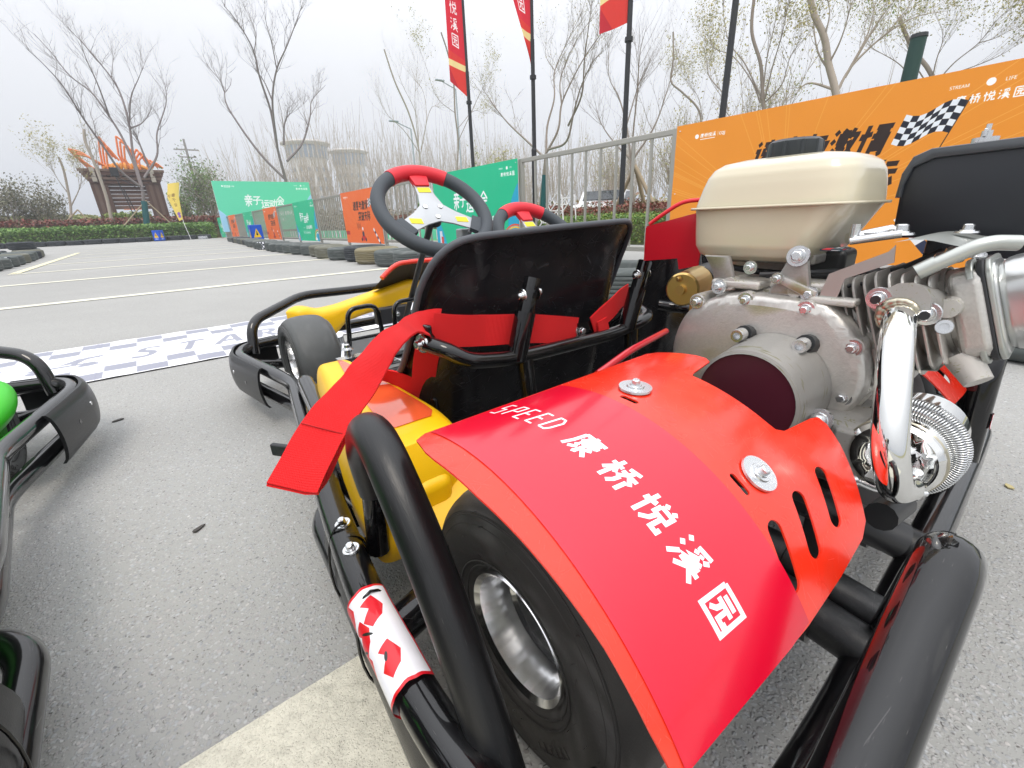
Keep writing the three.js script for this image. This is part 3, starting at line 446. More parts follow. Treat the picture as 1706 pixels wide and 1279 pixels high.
// -- belts of the near seat
const S1 = V(0.70, -0.28, 0.66), S0 = V(0.05, -0.98, 0.12);
K('seat_belt', [
  strap(P3([[0.262, 0.371, -0.492], [0.29, 0.366, -0.478], [0.33, 0.36, -0.474], [0.4, 0.35, -0.472], [0.46, 0.338, -0.471], [0.505, 0.328, -0.47]]), P3([[0, -1, 0.1], [0, -1, 0], [0, -1, 0], [0, -1, 0], [0, -1, 0], [0, -1, 0]]), 0.042),
  strap(P3([[0.535, 0.331, -0.462], [0.56, 0.343, -0.463], [0.59, 0.352, -0.468], [0.625, 0.362, -0.478], [0.66, 0.365, -0.49]]), P3([[0, -1, 0], [0.2, -1, 0], [0.2, -1, 0], [0, -1, 0], [0, -1, 0]]), 0.034),
  strap(P3([[0.552, 0.34, -0.458], [0.556, 0.322, -0.456], [0.56, 0.304, -0.455]]), P3([[1, 0.2, 0], [1, 0.1, 0], [1, 0, 0]]), 0.024),
], M.strap);
K('belt_anchor', box(0.05, 0.02, 0.003, 0.53, 0.33, -0.467), M.glossBlack); K('belt_anchor', [rod(V(0.25, 0.372, -0.487), V(0.262, 0.348, -0.484), 0.005), box(0.008, 0.035, 0.014, 0.252, 0.362, -0.488, 0.003)], M.glossBlack);
const tail = K('hanging_belt', [
  strap(P3([[0.272, 0.371, -0.496], [0.252, 0.379, -0.497], [0.228, 0.377, -0.5], [0.192, 0.357, -0.499], [0.154, 0.326, -0.485], [0.103, 0.298, -0.459], [0.0535, 0.2645, -0.416]]), [S0.clone(), V(0.2, -0.5, 0.8), V(0.25, -0.02, 0.96), V(0.27, -0.1, 0.95), V(0.4, -0.32, 0.86), S1.clone(), S1.clone()], 0.049, 0.0022, 70, 0.0035),
  strap(P3([[0.165, 0.33, -0.492], [0.14, 0.312, -0.487], [0.11, 0.29, -0.474], [0.075, 0.262, -0.446], [0.0535, 0.2615, -0.418]]), [V(0.36, -0.28, 0.88), V(0.45, -0.32, 0.83), S1.clone(), S1.clone(), S1.clone()], 0.049, 0.0022, 40, 0.003),
], M.strap);
K('stitching', [[0.101, 0.2965, -0.4575]].map(([x, y, z], i) => rod(V(x, y, z).addScaledVector(S1.clone().normalize(), -0.0225).add(V(-0.0012, 0.0022, 0.0005)), V(x, y, z).addScaledVector(S1.clone().normalize(), 0.0225).add(V(-0.0012, 0.0022, 0.0005)), 0.0007, 0.0007, 5)), std(0.4, 0.004, 0.006, 0.8), tail);
K('belt_clip', box(0.012, 0.004, 0.02, 0.128, 0.306, -0.515, 0.0015), M.plastic, tail); K('buckle_plate', box(0.006, 0.014, 0.036, 0, 0, 0, 0.002).rotateY(0.6).translate(0.064, 0.279, -0.473), M.plastic, tail);
K('lap_belt', [
  strap(P3([[0.275, 0.365, -0.51], [0.276, 0.33, -0.54], [0.279, 0.29, -0.565], [0.282, 0.245, -0.585], [0.283, 0.225, -0.59]]), P3([[0.3, 0, 0.95], [0.5, 0.1, 0.85], [0.6, 0.1, 0.8], [0.6, 0.1, 0.8], [0.6, 0.1, 0.8]]), 0.036),
  strap(P3([[0.19, 0.268, -0.66], [0.215, 0.281, -0.645], [0.245, 0.279, -0.62], [0.27, 0.262, -0.6], [0.287, 0.245, -0.585]]), P3([[0.5, 0.2, 0.85], [0.5, 0.3, 0.85], [0.5, 0.3, 0.85], [0.6, 0.3, 0.8], [0.6, 0.2, 0.8]]), 0.032),
], M.strap);
K('belt_buckle', [box(0.008, 0.03, 0.014, 0.29, 0.232, -0.565, 0.003)], M.glossBlack);
// -- yellow side pods
const podMat = M.yellow;
for (const s of [1, -1]) {
  const X = (x) => (s > 0 ? x : mx(x));
  const xl = smooth([[-0.93, 0.215], [-0.85, 0.19], [-0.65, 0.15], [-0.5, 0.128], [-0.43, 0.122]]), xr = smooth([[-0.93, 0.26], [-0.85, 0.265], [-0.65, 0.272], [-0.48, 0.268], [-0.43, 0.262]]), yt = smooth([[-0.93, 0.2], [-0.9, 0.236], [-0.84, 0.258], [-0.7, 0.262], [-0.5, 0.27], [-0.445, 0.266], [-0.43, 0.255]]), yb = smooth([[-0.93, 0.12], [-0.8, 0.1], [-0.5, 0.1], [-0.43, 0.11]]);
  const sec = (z, a) => { const cx = (xl(z) + xr(z)) / 2, cy = (yt(z) + yb(z)) / 2, hx = (xr(z) - xl(z)) / 2, hy = (yt(z) - yb(z)) / 2, c = Math.cos(a), q = Math.sin(a), e = 0.36; const py = Math.sign(q) * Math.pow(Math.abs(q), e), px = Math.sign(c) * Math.pow(Math.abs(c), e); const tap = 1 - 0.2 * Math.max(0, py) * (px < 0 ? 1 : 0.3); return V(X(cx + hx * px * tap + (1 - tap) * 0), cy + hy * py, z); };
  const body = K('side_pod', [grid(64, 40, (u, v) => sec(lerp(-0.93, -0.43, v), u * Math.PI * 2), true),
    ...[[-0.93, -1], [-0.43, 1]].map(([z, d]) => grid(64, 6, (u, v) => { const p = sec(z, u * Math.PI * 2), c = V(X((xl(z) + xr(z)) / 2), (yt(z) + yb(z)) / 2, z + d * 0.02); return p.lerp(c, v).setZ(z + d * 0.02 * Math.sin(v * Math.PI / 2)); }))], podMat);
  K('pod_tab', [grid(12, 10, (u, v) => V(X(lerp(0.17, 0.295, u)), lerp(0.2, 0.148, Math.pow(v, 0.7)), lerp(-0.425, -0.33, v))), box(0.05, 0.1, 0.04, X(0.2), 0.165, -0.425, 0.015), box(0.12, 0.006, 0.06, X(0.235), 0.15, -0.36)], podMat, body);
  bolt([X(0.232), 0.158, -0.372], [0, 1, 0.3], 1, body);
  K('pod_sticker', grid(16, 24, (u, v) => { const z = lerp(-0.88, -0.465, v), w = Math.min(1, (1 - v) * 7 + 0.72) * Math.min(1, v * 8 + 0.6), cx = (xl(z) + xr(z)) / 2 + 0.012, hx = ((xr(z) - xl(z)) / 2 - 0.036) * w; const x = cx + (u * 2 - 1) * hx; const cy = (yt(z) + yb(z)) / 2, hy = (yt(z) - yb(z)) / 2, ux = Math.abs((x - (xl(z) + xr(z)) / 2) / ((xr(z) - xl(z)) / 2) * 1.1); return V(X(x), cy + hy * Math.pow(Math.max(0, 1 - Math.pow(Math.min(1, ux), 2 / 0.36)), 0.18) + 0.0012, z); }), M.orangeSticker, body);
}
// -- front bodywork
{
  const yt = smooth([[0, 0.27], [0.05, 0.272], [0.09, 0.255], [0.16, 0.258], [0.25, 0.272], [0.35, 0.29], [0.44, 0.305]]), yb = smooth([[0, 0.225], [0.05, 0.18], [0.085, 0.15], [0.13, 0.165], [0.17, 0.2], [0.25, 0.212], [0.44, 0.22]]), zz = smooth([[0, -1.47], [0.1, -1.47], [0.25, -1.5], [0.44, -1.53]]);
  const f = (x) => Math.abs(x - KX), q = (x) => 0.44 - f(x);
  const sec = (x, a) => { const t = q(x), c = Math.cos(a), s = Math.sin(a), e = 0.6, hy = (yt(t) - yb(t)) / 2, end = Math.min(1, Math.sqrt(Math.max(0, t / 0.03))); return V(x, (yt(t) + yb(t)) / 2 + hy * Math.sign(s) * Math.pow(Math.abs(s), e) * lerp(0.5, 1, end), zz(t) + 0.042 * end * Math.sign(c) * Math.pow(Math.abs(c), e)); };
  const fb = K('front_fairing', [grid(40, 80, (u, v) => sec(lerp(KX - 0.44, KX + 0.44, v), u * Math.PI * 2), true)], podMat);
  K('nose_panel', grid(20, 30, (u, v) => { const x = lerp(0.58, mx(0.58), v), t = 1 - Math.abs(x - KX) / 0.15; return V(x, 0.285 + 0.085 * u * (0.55 + 0.45 * Math.sin(Math.min(1, t * 1.6) * Math.PI / 2)), -1.5 + 0.1 * u - 0.05 * t); }), M.plastic, fb);
  K('nose_stripe', sweep(Array.from({ length: 31 }, (_, i) => { const x = lerp(0.58, mx(0.58), i / 30), t = 1 - Math.abs(x - KX) / 0.15; return V(x, 0.287 + 0.085 * (0.55 + 0.45 * Math.sin(Math.min(1, t * 1.6) * Math.PI / 2)), -1.4 - 0.05 * t); }), 0.008, 8), M.red, fb);
  const cb = K('control_box', [box(0.12, 0.055, 0.03, 0.6, 0.212, -1.4, 0.006)], M.plastic);
  K('terminal', Array.from({ length: 8 }, (_, i) => box(0.006, 0.005, 0.004, i < 4 ? 0.549 : 0.651, 0.194 + (i % 4) * 0.012, -1.384)), M.gold, cb); bolt([0.61, 0.214, -1.386], [0, 0, 1], 1.1, cb);
  for (const [x0, n] of [[0.425, 'brake_pedal'], [0.56, 'throttle_pedal'], [mx(0.56), 'brake_pedal'], [mx(0.425), 'throttle_pedal']]) {
    const p = K(n, [pipe(P3([[x0 - 0.052, 0.1, -1.24], [x0 - 0.048, 0.2, -1.19], [x0 - 0.042, 0.288, -1.19], [x0 + 0.042, 0.29, -1.19], [x0 + 0.048, 0.2, -1.19], [x0 + 0.052, 0.1, -1.24]]), 0.0065, 0.03, 12), rod(V(x0 - 0.047, 0.205, -1.19), V(x0 + 0.047, 0.205, -1.19), 0.005)], M.blackPaint);
    K('return_spring', rod(V(x0 - 0.06, 0.19, -1.21), V(x0 - 0.1, 0.13, -1.14), 0.006), M.zinc, p); K('pedal_link', [box(0.012, 0.07, 0.004, x0 + 0.055, 0.17, -1.19), rod(V(x0 + 0.05, 0.14, -1.19), V(x0 + 0.14, 0.1, -0.95), 0.0025)], M.zinc, p);
  }
  K('pedal_shaft', [rod(V(0.37, 0.13, -1.2), V(mx(0.37), 0.13, -1.2), 0.011), rod(V(0.36, 0.1, -1.13), V(0.68, 0.105, -1.14), 0.016)], M.blackPaint);
  for (const s of [1, -1]) { const X = (x) => (s > 0 ? x : mx(x));
    K('steering_knuckle', [rod(V(X(0.36), 0.13, -1.37), V(X(0.4), 0.13, -1.36), 0.016), rod(V(X(0.405), 0.09, -1.35), V(X(0.39), 0.19, -1.33), 0.014), box(0.09, 0.008, 0.03, X(0.36), 0.175, -1.12), rod(V(X(0.345), 0.16, -1.12), V(X(0.345), 0.205, -1.12), 0.01, 0.008)], M.zinc);
    K('tie_rod', rod(V(X(0.4), 0.11, -1.28), V(KX, 0.12, -1.26), 0.006), M.zinc); bolt([X(0.345), 0.2, -1.12], [0, 1, 0], 1.4); }
}
// -- steering wheels
function steering(c, r, tilt, yaw, roll) {
  const n = V(Math.sin(yaw) * Math.cos(tilt), Math.sin(tilt), Math.cos(yaw) * Math.cos(tilt)), u0 = V(Math.cos(yaw), 0, -Math.sin(yaw)), v0 = V(0, 0, 0).crossVectors(n, u0);
  const u = u0.clone().multiplyScalar(Math.cos(roll)).addScaledVector(v0, Math.sin(roll)), v = V(0, 0, 0).crossVectors(n, u);
  const at = (a, q, h = 0) => c.clone().addScaledVector(u, Math.cos(a) * q).addScaledVector(v, Math.sin(a) * q).addScaledVector(n, h);
  const arc = (a0, a1, k = 40) => Array.from({ length: k + 1 }, (_, i) => at(lerp(a0, a1, i / k), r));
  const D = Math.PI / 180, w = K('steering_wheel', [sweep(arc(124 * D, 416 * D, 80), 0.0165, 20)], M.grip);
  const f = (pts, h0, d) => { const g = plate(pts, d, 0.0008); g.applyMatrix4(new THREE.Matrix4().makeBasis(u, v, n).setPosition(c.clone().addScaledVector(n, h0))); return g; };
  K('red_grip', [sweep(arc(56 * D, 124 * D, 30), 0.0178, 20), f([[-0.026, r], [-0.018, r * 0.62], [0.018, r * 0.62], [0.026, r]], -0.006, 0.012)], M.gripRed, w);
  const pol = (a, q) => [Math.cos(a * D) * q, Math.sin(a * D) * q], sp = [];
  for (const a of [90, 210, 330]) { const d = 180 / Math.PI * 0.017 / (r * 0.9); sp.push(pol(a - d * 0.95, r * 0.93), pol(a + d * 0.95, r * 0.93), pol(a + 24, r * 0.42), pol(a + 60, r * 0.27), pol(a + 96, r * 0.42)); }
  const s = K('spoke_plate', f(sp, -0.003, 0.004), M.spoke, w);
  for (const a of [210, 330]) K('spoke_cover', f([pol(a - 12, r), pol(a + 12, r), pol(a + 15, r * 0.72), pol(a - 15, r * 0.72)], -0.006, 0.011), M.grip, w);
  for (const a of [90, 210, 330]) { const e = pol(a, r * 0.52), k = (a - 90) * D, co = Math.cos(k), si = Math.sin(k), t = [[-0.016, -0.008], [0.016, -0.008], [0.016, 0.008], [-0.016, 0.008]].map(([x, y]) => [e[0] + x * (a === 90 ? 1 : 0.9), e[1] + y + x * (a === 210 ? -0.1 : a === 330 ? -0.1 : 0)]); K('warning_label', f(t, 0.001, 0.0014), labelMat, w); }
  for (const a of [30, 150, 270]) { const p = at(a * D, r * 0.17, 0.001); bolt([p.x, p.y, p.z], [n.x, n.y, n.z], 0.75, w, M.zinc, pinGeo, 'pin'); }
  K('steering_column', [rod(at(0, 0, -0.005), at(0, 0, -0.03), 0.024, 0.024, 20), rod(at(0, 0, -0.03), at(0, 0, -0.42), 0.008)], M.darkSteel, w);
  return w;
}
const labelMat = printed(canvas(128, 64, (x) => { x.fillStyle = '#f6e014'; x.fillRect(0, 0, 128, 64); x.fillStyle = '#5a5512'; for (let j = 0; j < 3; j++) for (let i = 0; i < 9; i++) x.fillRect(12 + i * 12, 12 + j * 16, rr(5, 10), 8); }), 0.4);
const pinGeo = lathe([[0, 0.004], [0.005, 0.004], [0.008, 0.003], [0.0095, 0]], 20, UP, V(0, 0, 0));
steering(V(0.5615, 0.5243, -0.9845), 0.13, 0.811, -0.088, 0.0);
steering(V(0.86, 0.434, -0.935), 0.13, 0.80, 0.0, 0.0);
K('ignition_box', [box(0.03, 0.036, 0.03, 0.64, 0.462, -0.985, 0.004), rod(V(0.64, 0.458, -0.97), V(0.64, 0.458, -0.962), 0.006), rod(V(0.646, 0.472, -0.97), V(0.646, 0.472, -0.962), 0.004)], M.spoke);
// -- engine behind the seats
{
  const coverPts = [[-0.327, 0.265], [-0.329, 0.3], [-0.328, 0.335], [-0.314, 0.371], [-0.29, 0.39], [-0.26, 0.403], [-0.225, 0.407], [-0.18, 0.406], [-0.151, 0.403], [-0.129, 0.387], [-0.113, 0.367], [-0.103, 0.344], [-0.1, 0.318], [-0.106, 0.295], [-0.122, 0.272], [-0.16, 0.255], [-0.22, 0.245], [-0.29, 0.246]];
  const eng = K('engine', [sideways(plate(blob(coverPts), 0.16, 0.004), 0.578), box(0.2, 0.07, 0.24, 0.66, 0.23, -0.215, 0.01), box(0.1, 0.1, 0.12, 0.7, 0.4, -0.25, 0.012), rod(V(0.58, 0.34, -0.15), V(0.72, 0.34, -0.15), 0.05)], M.cast);
  const E = (n, g, m) => K(n, g, m, eng);
  const big = coverPts.map(([z, y]) => [-0.215 + (z + 0.215) * 0.985, 0.325 + (y - 0.325) * 0.985]);
  E('crankcase_cover', [sideways(plate(blob(big), 0.034, 0.013, [], 5), 0.545), sideways(plate(blob(coverPts.map(([z, y]) => [-0.215 + (z + 0.215) * 1.01, 0.325 + (y - 0.325) * 1.012])), 0.006, 0.001), 0.577),
    ...[[-0.296, 0.388], [-0.235, 0.397], [-0.17, 0.394], [-0.121, 0.36], [-0.119, 0.305]].map(([z, y]) => rod(V(0.548, y, z), V(0.585, y, z), 0.0105, 0.011, 18)),
    rod(V(0.57, 0.365, -0.112), V(0.6, 0.372, -0.095), 0.009, 0.008), rod(V(0.57, 0.309, -0.112), V(0.6, 0.319, -0.098), 0.009, 0.008), box(0.02, 0.008, 0.045, 0.56, 0.404, -0.15, 0.003)], M.cast);
  for (const [z, y] of [[-0.296, 0.388], [-0.235, 0.397], [-0.17, 0.394], [-0.121, 0.36], [-0.119, 0.305]]) bolt([0.548, y, z], [-1, 0, 0], 0.85, eng);
  // ribs, bosses and lugs on top of the crankcase
  E('crankcase_top', [box(0.05, 0.01, 0.06, 0.58, 0.413, -0.255, 0.004), box(0.04, 0.012, 0.05, 0.58, 0.415, -0.175, 0.004), rod(V(0.556, 0.413, -0.262), V(0.6, 0.413, -0.262), 0.008), rod(V(0.556, 0.412, -0.187), V(0.6, 0.412, -0.187), 0.008), box(0.03, 0.02, 0.14, 0.6, 0.405, -0.22, 0.006)], M.cast);
  E('lever', [sideways(plate([[-0.215, 0.424], [-0.208, 0.43], [-0.165, 0.413], [-0.166, 0.405], [-0.175, 0.406]], 0.004, 0.001), 0.553)], M.cast); bolt([0.552, 0.424, -0.206], [-1, 0, 0], 0.6, eng); bolt([0.553, 0.409, -0.272], [-1, 0.1, 0], 0.85, eng); bolt([0.556, 0.409, -0.172], [-1, 0.1, 0], 0.8, eng);
  // clutch drum with its dark face and the bolts that hold it
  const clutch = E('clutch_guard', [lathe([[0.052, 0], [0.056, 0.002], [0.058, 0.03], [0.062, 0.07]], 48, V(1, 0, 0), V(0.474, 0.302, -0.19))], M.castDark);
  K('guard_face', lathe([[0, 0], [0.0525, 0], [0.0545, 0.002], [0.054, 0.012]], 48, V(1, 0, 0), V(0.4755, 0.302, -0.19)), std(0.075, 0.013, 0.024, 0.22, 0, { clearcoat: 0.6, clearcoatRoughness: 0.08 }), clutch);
  for (const [z, y] of [[-0.226, 0.36], [-0.16, 0.36]]) { bolt([0.53, y, z], [-1, 0, 0], 1.05, clutch, M.zinc, socketGeo, 'socket_bolt'); K('lug', rod(V(0.533, y, z), V(0.55, y - 0.004, z), 0.01, 0.012), M.darkSteel, clutch); }
  // fuel tank
  const tz = -0.252, tx = 0.664, hz = 0.093, hx = 0.087;
  const sq = (a, e) => [Math.sign(Math.cos(a)) * Math.pow(Math.abs(Math.cos(a)), e), Math.sign(Math.sin(a)) * Math.pow(Math.abs(Math.sin(a)), e)];
  const up = [[1, 0.503], [0.995, 0.51], [0.975, 0.526], [0.95, 0.538], [0.9, 0.547], [0.8, 0.553], [0.6, 0.5565], [0.3, 0.558], [0, 0.5585]], dn = [[1, 0.5], [0.99, 0.488], [0.975, 0.468], [0.96, 0.455], [0.9, 0.444], [0.78, 0.438], [0.5, 0.436], [0, 0.436]];
  const shell = (rows) => grid(72, (rows.length - 1) * 4, (u, v) => { const f = v * (rows.length - 1), i = Math.min(rows.length - 2, Math.floor(f)), t = f - i, k = lerp(rows[i][0], rows[i + 1][0], t), y = lerp(rows[i][1], rows[i + 1][1], t), [c, s] = sq(u * Math.PI * 2, 0.42); let X = tx + hx * k * c, Z = tz + hz * k * s; if (y < 0.5 && Z > tz + 0.04) { const w = Math.min(1, (0.5 - y) / 0.062); Z -= (Z - tz - 0.04) * 0.62 * w; } if (y > 0.505) { const w = (y - 0.505) / 0.054; X += 0.004 * w * (c < 0 ? 1 : -1); if (s < 0) Z += 0.009 * w * k; } return V(X, y + (y > 0.545 ? -0.03 * (Z - tz) * 0 : 0), Z); }, true);
  const tank = E('fuel_tank', [shell(up), shell(dn)], M.cream);
  K('tank_seam', grid(72, 4, (u, v) => { const [c, s] = sq(u * Math.PI * 2, 0.42), o = [0, 0.0055, 0.0055, 0.0055, 0][Math.round(v * 4)], y = [0.5, 0.5, 0.5016, 0.5032, 0.5032][Math.round(v * 4)]; return V(tx + (hx + o) * c, y, tz + (hz + o) * s); }, true), M.cream, tank);
  K('tank_cap', [lathe([[0.029, 0], [0.03, 0.004], [0.029, 0.022], [0.025, 0.025], [0, 0.025]], 36, UP, V(0.66, 0.552, -0.252)), ...Array.from({ length: 10 }, (_, i) => { const a = i * 0.628; return rod(V(0.66 + Math.cos(a) * 0.029, 0.554, -0.252 + Math.sin(a) * 0.029), V(0.66 + Math.cos(a) * 0.028, 0.574, -0.252 + Math.sin(a) * 0.028), 0.0022); })], std(0.025, 0.03, 0.034, 0.35), tank);
  // tank feet and what shows between tank and crankcase
  E('tank_bracket', [sideways(plate([[-0.216, 0.405], [-0.197, 0.453], [-0.19, 0.458], [-0.182, 0.453], [-0.17, 0.405]], 0.008, 0.003), 0.556), sideways(plate([[-0.3, 0.446], [-0.268, 0.446], [-0.262, 0.43], [-0.255, 0.405], [-0.282, 0.4], [-0.286, 0.425]], 0.007, 0.002), 0.56), box(0.06, 0.012, 0.1, 0.64, 0.44, -0.24, 0.003)], M.castDark); bolt([0.556, 0.449, -0.19], [-1, 0.1, 0.1], 1.05, eng);
  E('carburettor', box(0.05, 0.04, 0.06, 0.67, 0.43, -0.2, 0.008), M.darkSteel); E('linkage_post', rod(V(0.62, 0.425, -0.245), V(0.62, 0.405, -0.245), 0.008), M.darkSteel); E('linkage_post', rod(V(0.6, 0.423, -0.23), V(0.6, 0.405, -0.234), 0.006), M.darkSteel);
  E('throttle_cable', [sweep(curve(P3([[0.57, 0.425, -0.233], [0.585, 0.427, -0.2], [0.6, 0.43, -0.165], [0.62, 0.432, -0.12], [0.66, 0.45, -0.09]])), 0.0028, 8), sweep(curve(P3([[0.6, 0.43, -0.3], [0.62, 0.422, -0.25], [0.64, 0.42, -0.18], [0.62, 0.43, -0.13]])), 0.004, 8), sweep(curve(P3([[0.575, 0.418, -0.2], [0.57, 0.416, -0.16], [0.59, 0.421, -0.13]])), 0.0022, 8)], M.plastic); bolt([0.575, 0.432, -0.247], [-1, 0, 0], 0.75, eng);
  E('starter_motor', [lathe([[0, 0], [0.022, 0], [0.0245, 0.003], [0.0245, 0.075]], 36, V(0.9, 0.03, -0.2), V(0.6, 0.392, -0.35)), rod(V(0.594, 0.392, -0.35), V(0.606, 0.392, -0.351), 0.007), box(0.006, 0.022, 0.018, 0.588, 0.372, -0.318)], M.gold); bolt([0.598, 0.408, -0.355], [-1, 0, 0], 0.45, eng, M.gold);
  E('starter_cap', rod(V(0.668, 0.394, -0.364), V(0.72, 0.395, -0.375), 0.0245, 0.0245, 28), M.darkSteel);
  E('red_shroud', [sideways(plate([[-0.432, 0.48], [-0.43, 0.428], [-0.374, 0.434], [-0.37, 0.418], [-0.34, 0.425], [-0.335, 0.5]], 0.002), 0.62), box(0.1, 0.05, 0.002, 0.67, 0.453, -0.432)], M.redPlate);
  E('red_cord', sweep(curve(P3([[0.625, 0.483, -0.43], [0.63, 0.497, -0.41], [0.64, 0.512, -0.385], [0.66, 0.515, -0.36]])), 0.003, 8), M.gripRed);
  // cylinder: cooling fins across a tilted barrel, head, valve cover
  const A = V(0.628, 0.36, -0.15), ax = V(0, 0.35, 0.937).normalize(), upv = V(0, 0.937, -0.35).normalize();
  const on = (s, h = 0, x = 0) => A.clone().addScaledVector(ax, s).addScaledVector(upv, h).add(V(x, 0, 0));
  const fin = (s, w, h, t, r, bv = t * 0.3) => { const g = plate(new THREE.Shape([[-w, -h], [w, -h], [w, h], [-w, h]].flatMap(([x, y], i) => { const k = [[1, 0, 0, 1], [0, 1, -1, 0], [-1, 0, 0, -1], [0, -1, 1, 0]][i]; const o = []; for (let q = 0; q <= 4; q++) { const a = Math.PI / 2 * q / 4; const cx = x - Math.sign(x) * r, cy = y - Math.sign(y) * r; const b0 = Math.atan2(Math.sign(y), Math.sign(x)); o.push(new THREE.Vector2(cx + r * Math.cos(b0 - Math.PI / 4 + a), cy + r * Math.sin(b0 - Math.PI / 4 + a))); } return o; })), t, bv, [], 4); g.applyMatrix4(new THREE.Matrix4().makeBasis(V(1, 0, 0), upv, ax).setPosition(on(s))); return g; };
  for (let i = 0; i < 10; i++) E('cooling_fin', fin(0.004 + i * 0.0094, 0.066 - (i > 5 ? 0.003 : 0), 0.06 - (i > 5 ? 0.004 * (i - 5) : 0), 0.0024, 0.016), i > 5 ? M.cast : M.castDark);
  E('cylinder_barrel', [rod(on(-0.03), on(0.11), 0.043, 0.043, 28), fin(0.099, 0.05, 0.042, 0.024, 0.014), rod(on(0.098, -0.04, -0.035), on(0.108, -0.064, -0.045), 0.014, 0.011), rod(on(0.099, 0.012, -0.062), on(0.099, 0.012, -0.03), 0.009, 0.012)], M.cast);
  E('cylinder_core', [rod(on(-0.01), on(0.095), 0.046, 0.046, 28)], M.castDark);
  const vc = E('valve_cover', [fin(0.124, 0.042, 0.044, 0.006, 0.022), fin(0.127, 0.041, 0.0435, 0.032, 0.03, 0.013)], std(0.62, 0.63, 0.62, 0.28, 0.9));
  K('gasket_lip', [fin(0.112, 0.049, 0.05, 0.005, 0.018), fin(0.124, 0.046, 0.048, 0.004, 0.018)], M.galv, vc); K('gasket', fin(0.118, 0.047, 0.048, 0.006, 0.018), M.plastic, vc);
  bolt([0.55, 0.392, -0.058], [-1, 0.2, 0.1], 0.9, eng, M.zinc, socketGeo, 'socket_bolt'); bolt([0.6, 0.448, -0.075], [-0.3, 1, 0.2], 1.0, eng); bolt([0.62, 0.45, -0.06], [-0.3, 1, 0.2], 0.8, eng);
  // sheet-metal shroud over the fins, breather tube, linkage
  E('fin_shroud', [sideways(plate([[-0.163, 0.406], [-0.158, 0.432], [-0.113, 0.456], [-0.109, 0.462], [-0.107, 0.446], [-0.143, 0.428], [-0.147, 0.404]], 0.002), 0.556), grid(14, 8, (u, v) => V(lerp(0.56, 0.72, u), 0.464 + 0.003 * Math.sin(v * 5), lerp(-0.112, -0.055, v)))], M.galv);
  E('lower_shroud', grid(10, 4, (u, v) => V(0.565 + 0.05 * v, 0.334 + 0.012 * u - 0.004 * v, lerp(-0.125, -0.055, u))), M.galv);
  bolt([0.62, 0.468, -0.12], [0, 1, 0], 1.1, eng); bolt([0.66, 0.468, -0.075], [0, 1, 0], 0.9, eng);
  E('governor_arm', [rod(V(0.59, 0.463, -0.155), V(0.6, 0.47, -0.115), 0.004), rod(V(0.6, 0.465, -0.16), V(0.63, 0.472, -0.13), 0.006), box(0.05, 0.004, 0.03, 0.63, 0.469, -0.135), rod(V(0.6, 0.462, -0.155), V(0.6, 0.48, -0.155), 0.005)], M.zinc);
  E('printed_tag', box(0.03, 0.002, 0.02, 0.585, 0.455, -0.165), printed(canvas(64, 64, (x) => { x.fillStyle = '#223a44'; x.fillRect(0, 0, 64, 64); x.fillStyle = '#d2202c'; x.fillRect(6, 6, 26, 24); x.fillStyle = '#dfe3e6'; x.fillRect(34, 30, 26, 8); x.fillRect(34, 44, 20, 6); })));
  E('breather_tube', [pipe(P3([[0.552, 0.439, -0.087], [0.556, 0.451, -0.07], [0.562, 0.465, -0.05], [0.575, 0.464, -0.032]]), 0.0064, 0.012, 16), rod(V(0.5515, 0.4385, -0.0878), V(0.5545, 0.447, -0.0765), 0.0072)], M.galv);
  // exhaust: flange, header and drum silencer wrapped in springs
  E('exhaust_flange', [(() => { const g = plate(blob([[-0.027, 0.01], [-0.018, 0.017], [0.0, 0.017], [0.02, 0.006], [0.028, -0.004], [0.022, -0.013], [0, -0.016], [-0.022, -0.003]]), 0.008, 0.002); return sideways(g, 0).rotateX(-0.1).translate(0.535, 0.408, -0.089); })(), rod(V(0.53, 0.412, -0.088), V(0.6, 0.4, -0.08), 0.02)], M.castDark);
  for (const [z, y] of [[-0.107, 0.415], [-0.07, 0.405]]) { bolt([0.534, y, z], [-1, 0, 0], 0.95, eng); E('stud', rod(V(0.522, y, z), V(0.536, y, z), 0.004), M.darkSteel); }
  E('exhaust_header', sweep(curve(P3([[0.55, 0.402, -0.091], [0.522, 0.399, -0.086], [0.494, 0.387, -0.079], [0.469, 0.364, -0.071], [0.451, 0.337, -0.063], [0.441, 0.31, -0.056], [0.442, 0.288, -0.05], [0.452, 0.27, -0.046], [0.475, 0.262, -0.042]]), 60), 0.0128, 28), M.chrome);
  E('weld_bead', sweep(Array.from({ length: 25 }, (_, i) => { const a = -1.2 + i / 24 * 4.2; return V(0.53 - 0.004 * Math.sin(i * 2.5) * 0.3, 0.401 + Math.sin(a) * 0.0138, -0.089 - Math.cos(a) * 0.0138); }), 0.0035, 8), M.weld);
  const MY = 0.272, MZ = -0.06, md = V(1, 0.02, 0.03);
  const muf = E('silencer', [lathe([[0, 0.012], [0.009, 0.011], [0.015, 0.004], [0.024, 0], [0.033, 0.001], [0.037, 0.005], [0.038, 0.01], [0.038, 0.1], [0.033, 0.108], [0, 0.11]], 48, md, V(0.5, MY, MZ))], M.chrome);
  K('silencer_seam', lathe([[0.0375, 0.008], [0.0388, 0.0095], [0.0375, 0.011]], 48, md, V(0.5, MY, MZ)), M.weld, muf);
  const spring = (R, x, a0, a1, name) => { const pts = [], N = 62; for (let i = 0; i <= N * 8; i++) { const t = i / (N * 8), a = lerp(a0, a1, t), q = i / 8 * Math.PI * 2, r = R + Math.cos(q) * 0.0044; pts.push(V(x + Math.sin(q) * 0.0044, MY + Math.cos(a) * r, MZ + Math.sin(a) * r)); } return K(name, sweep(pts, 0.001, 5, false, false), M.zinc, muf); };
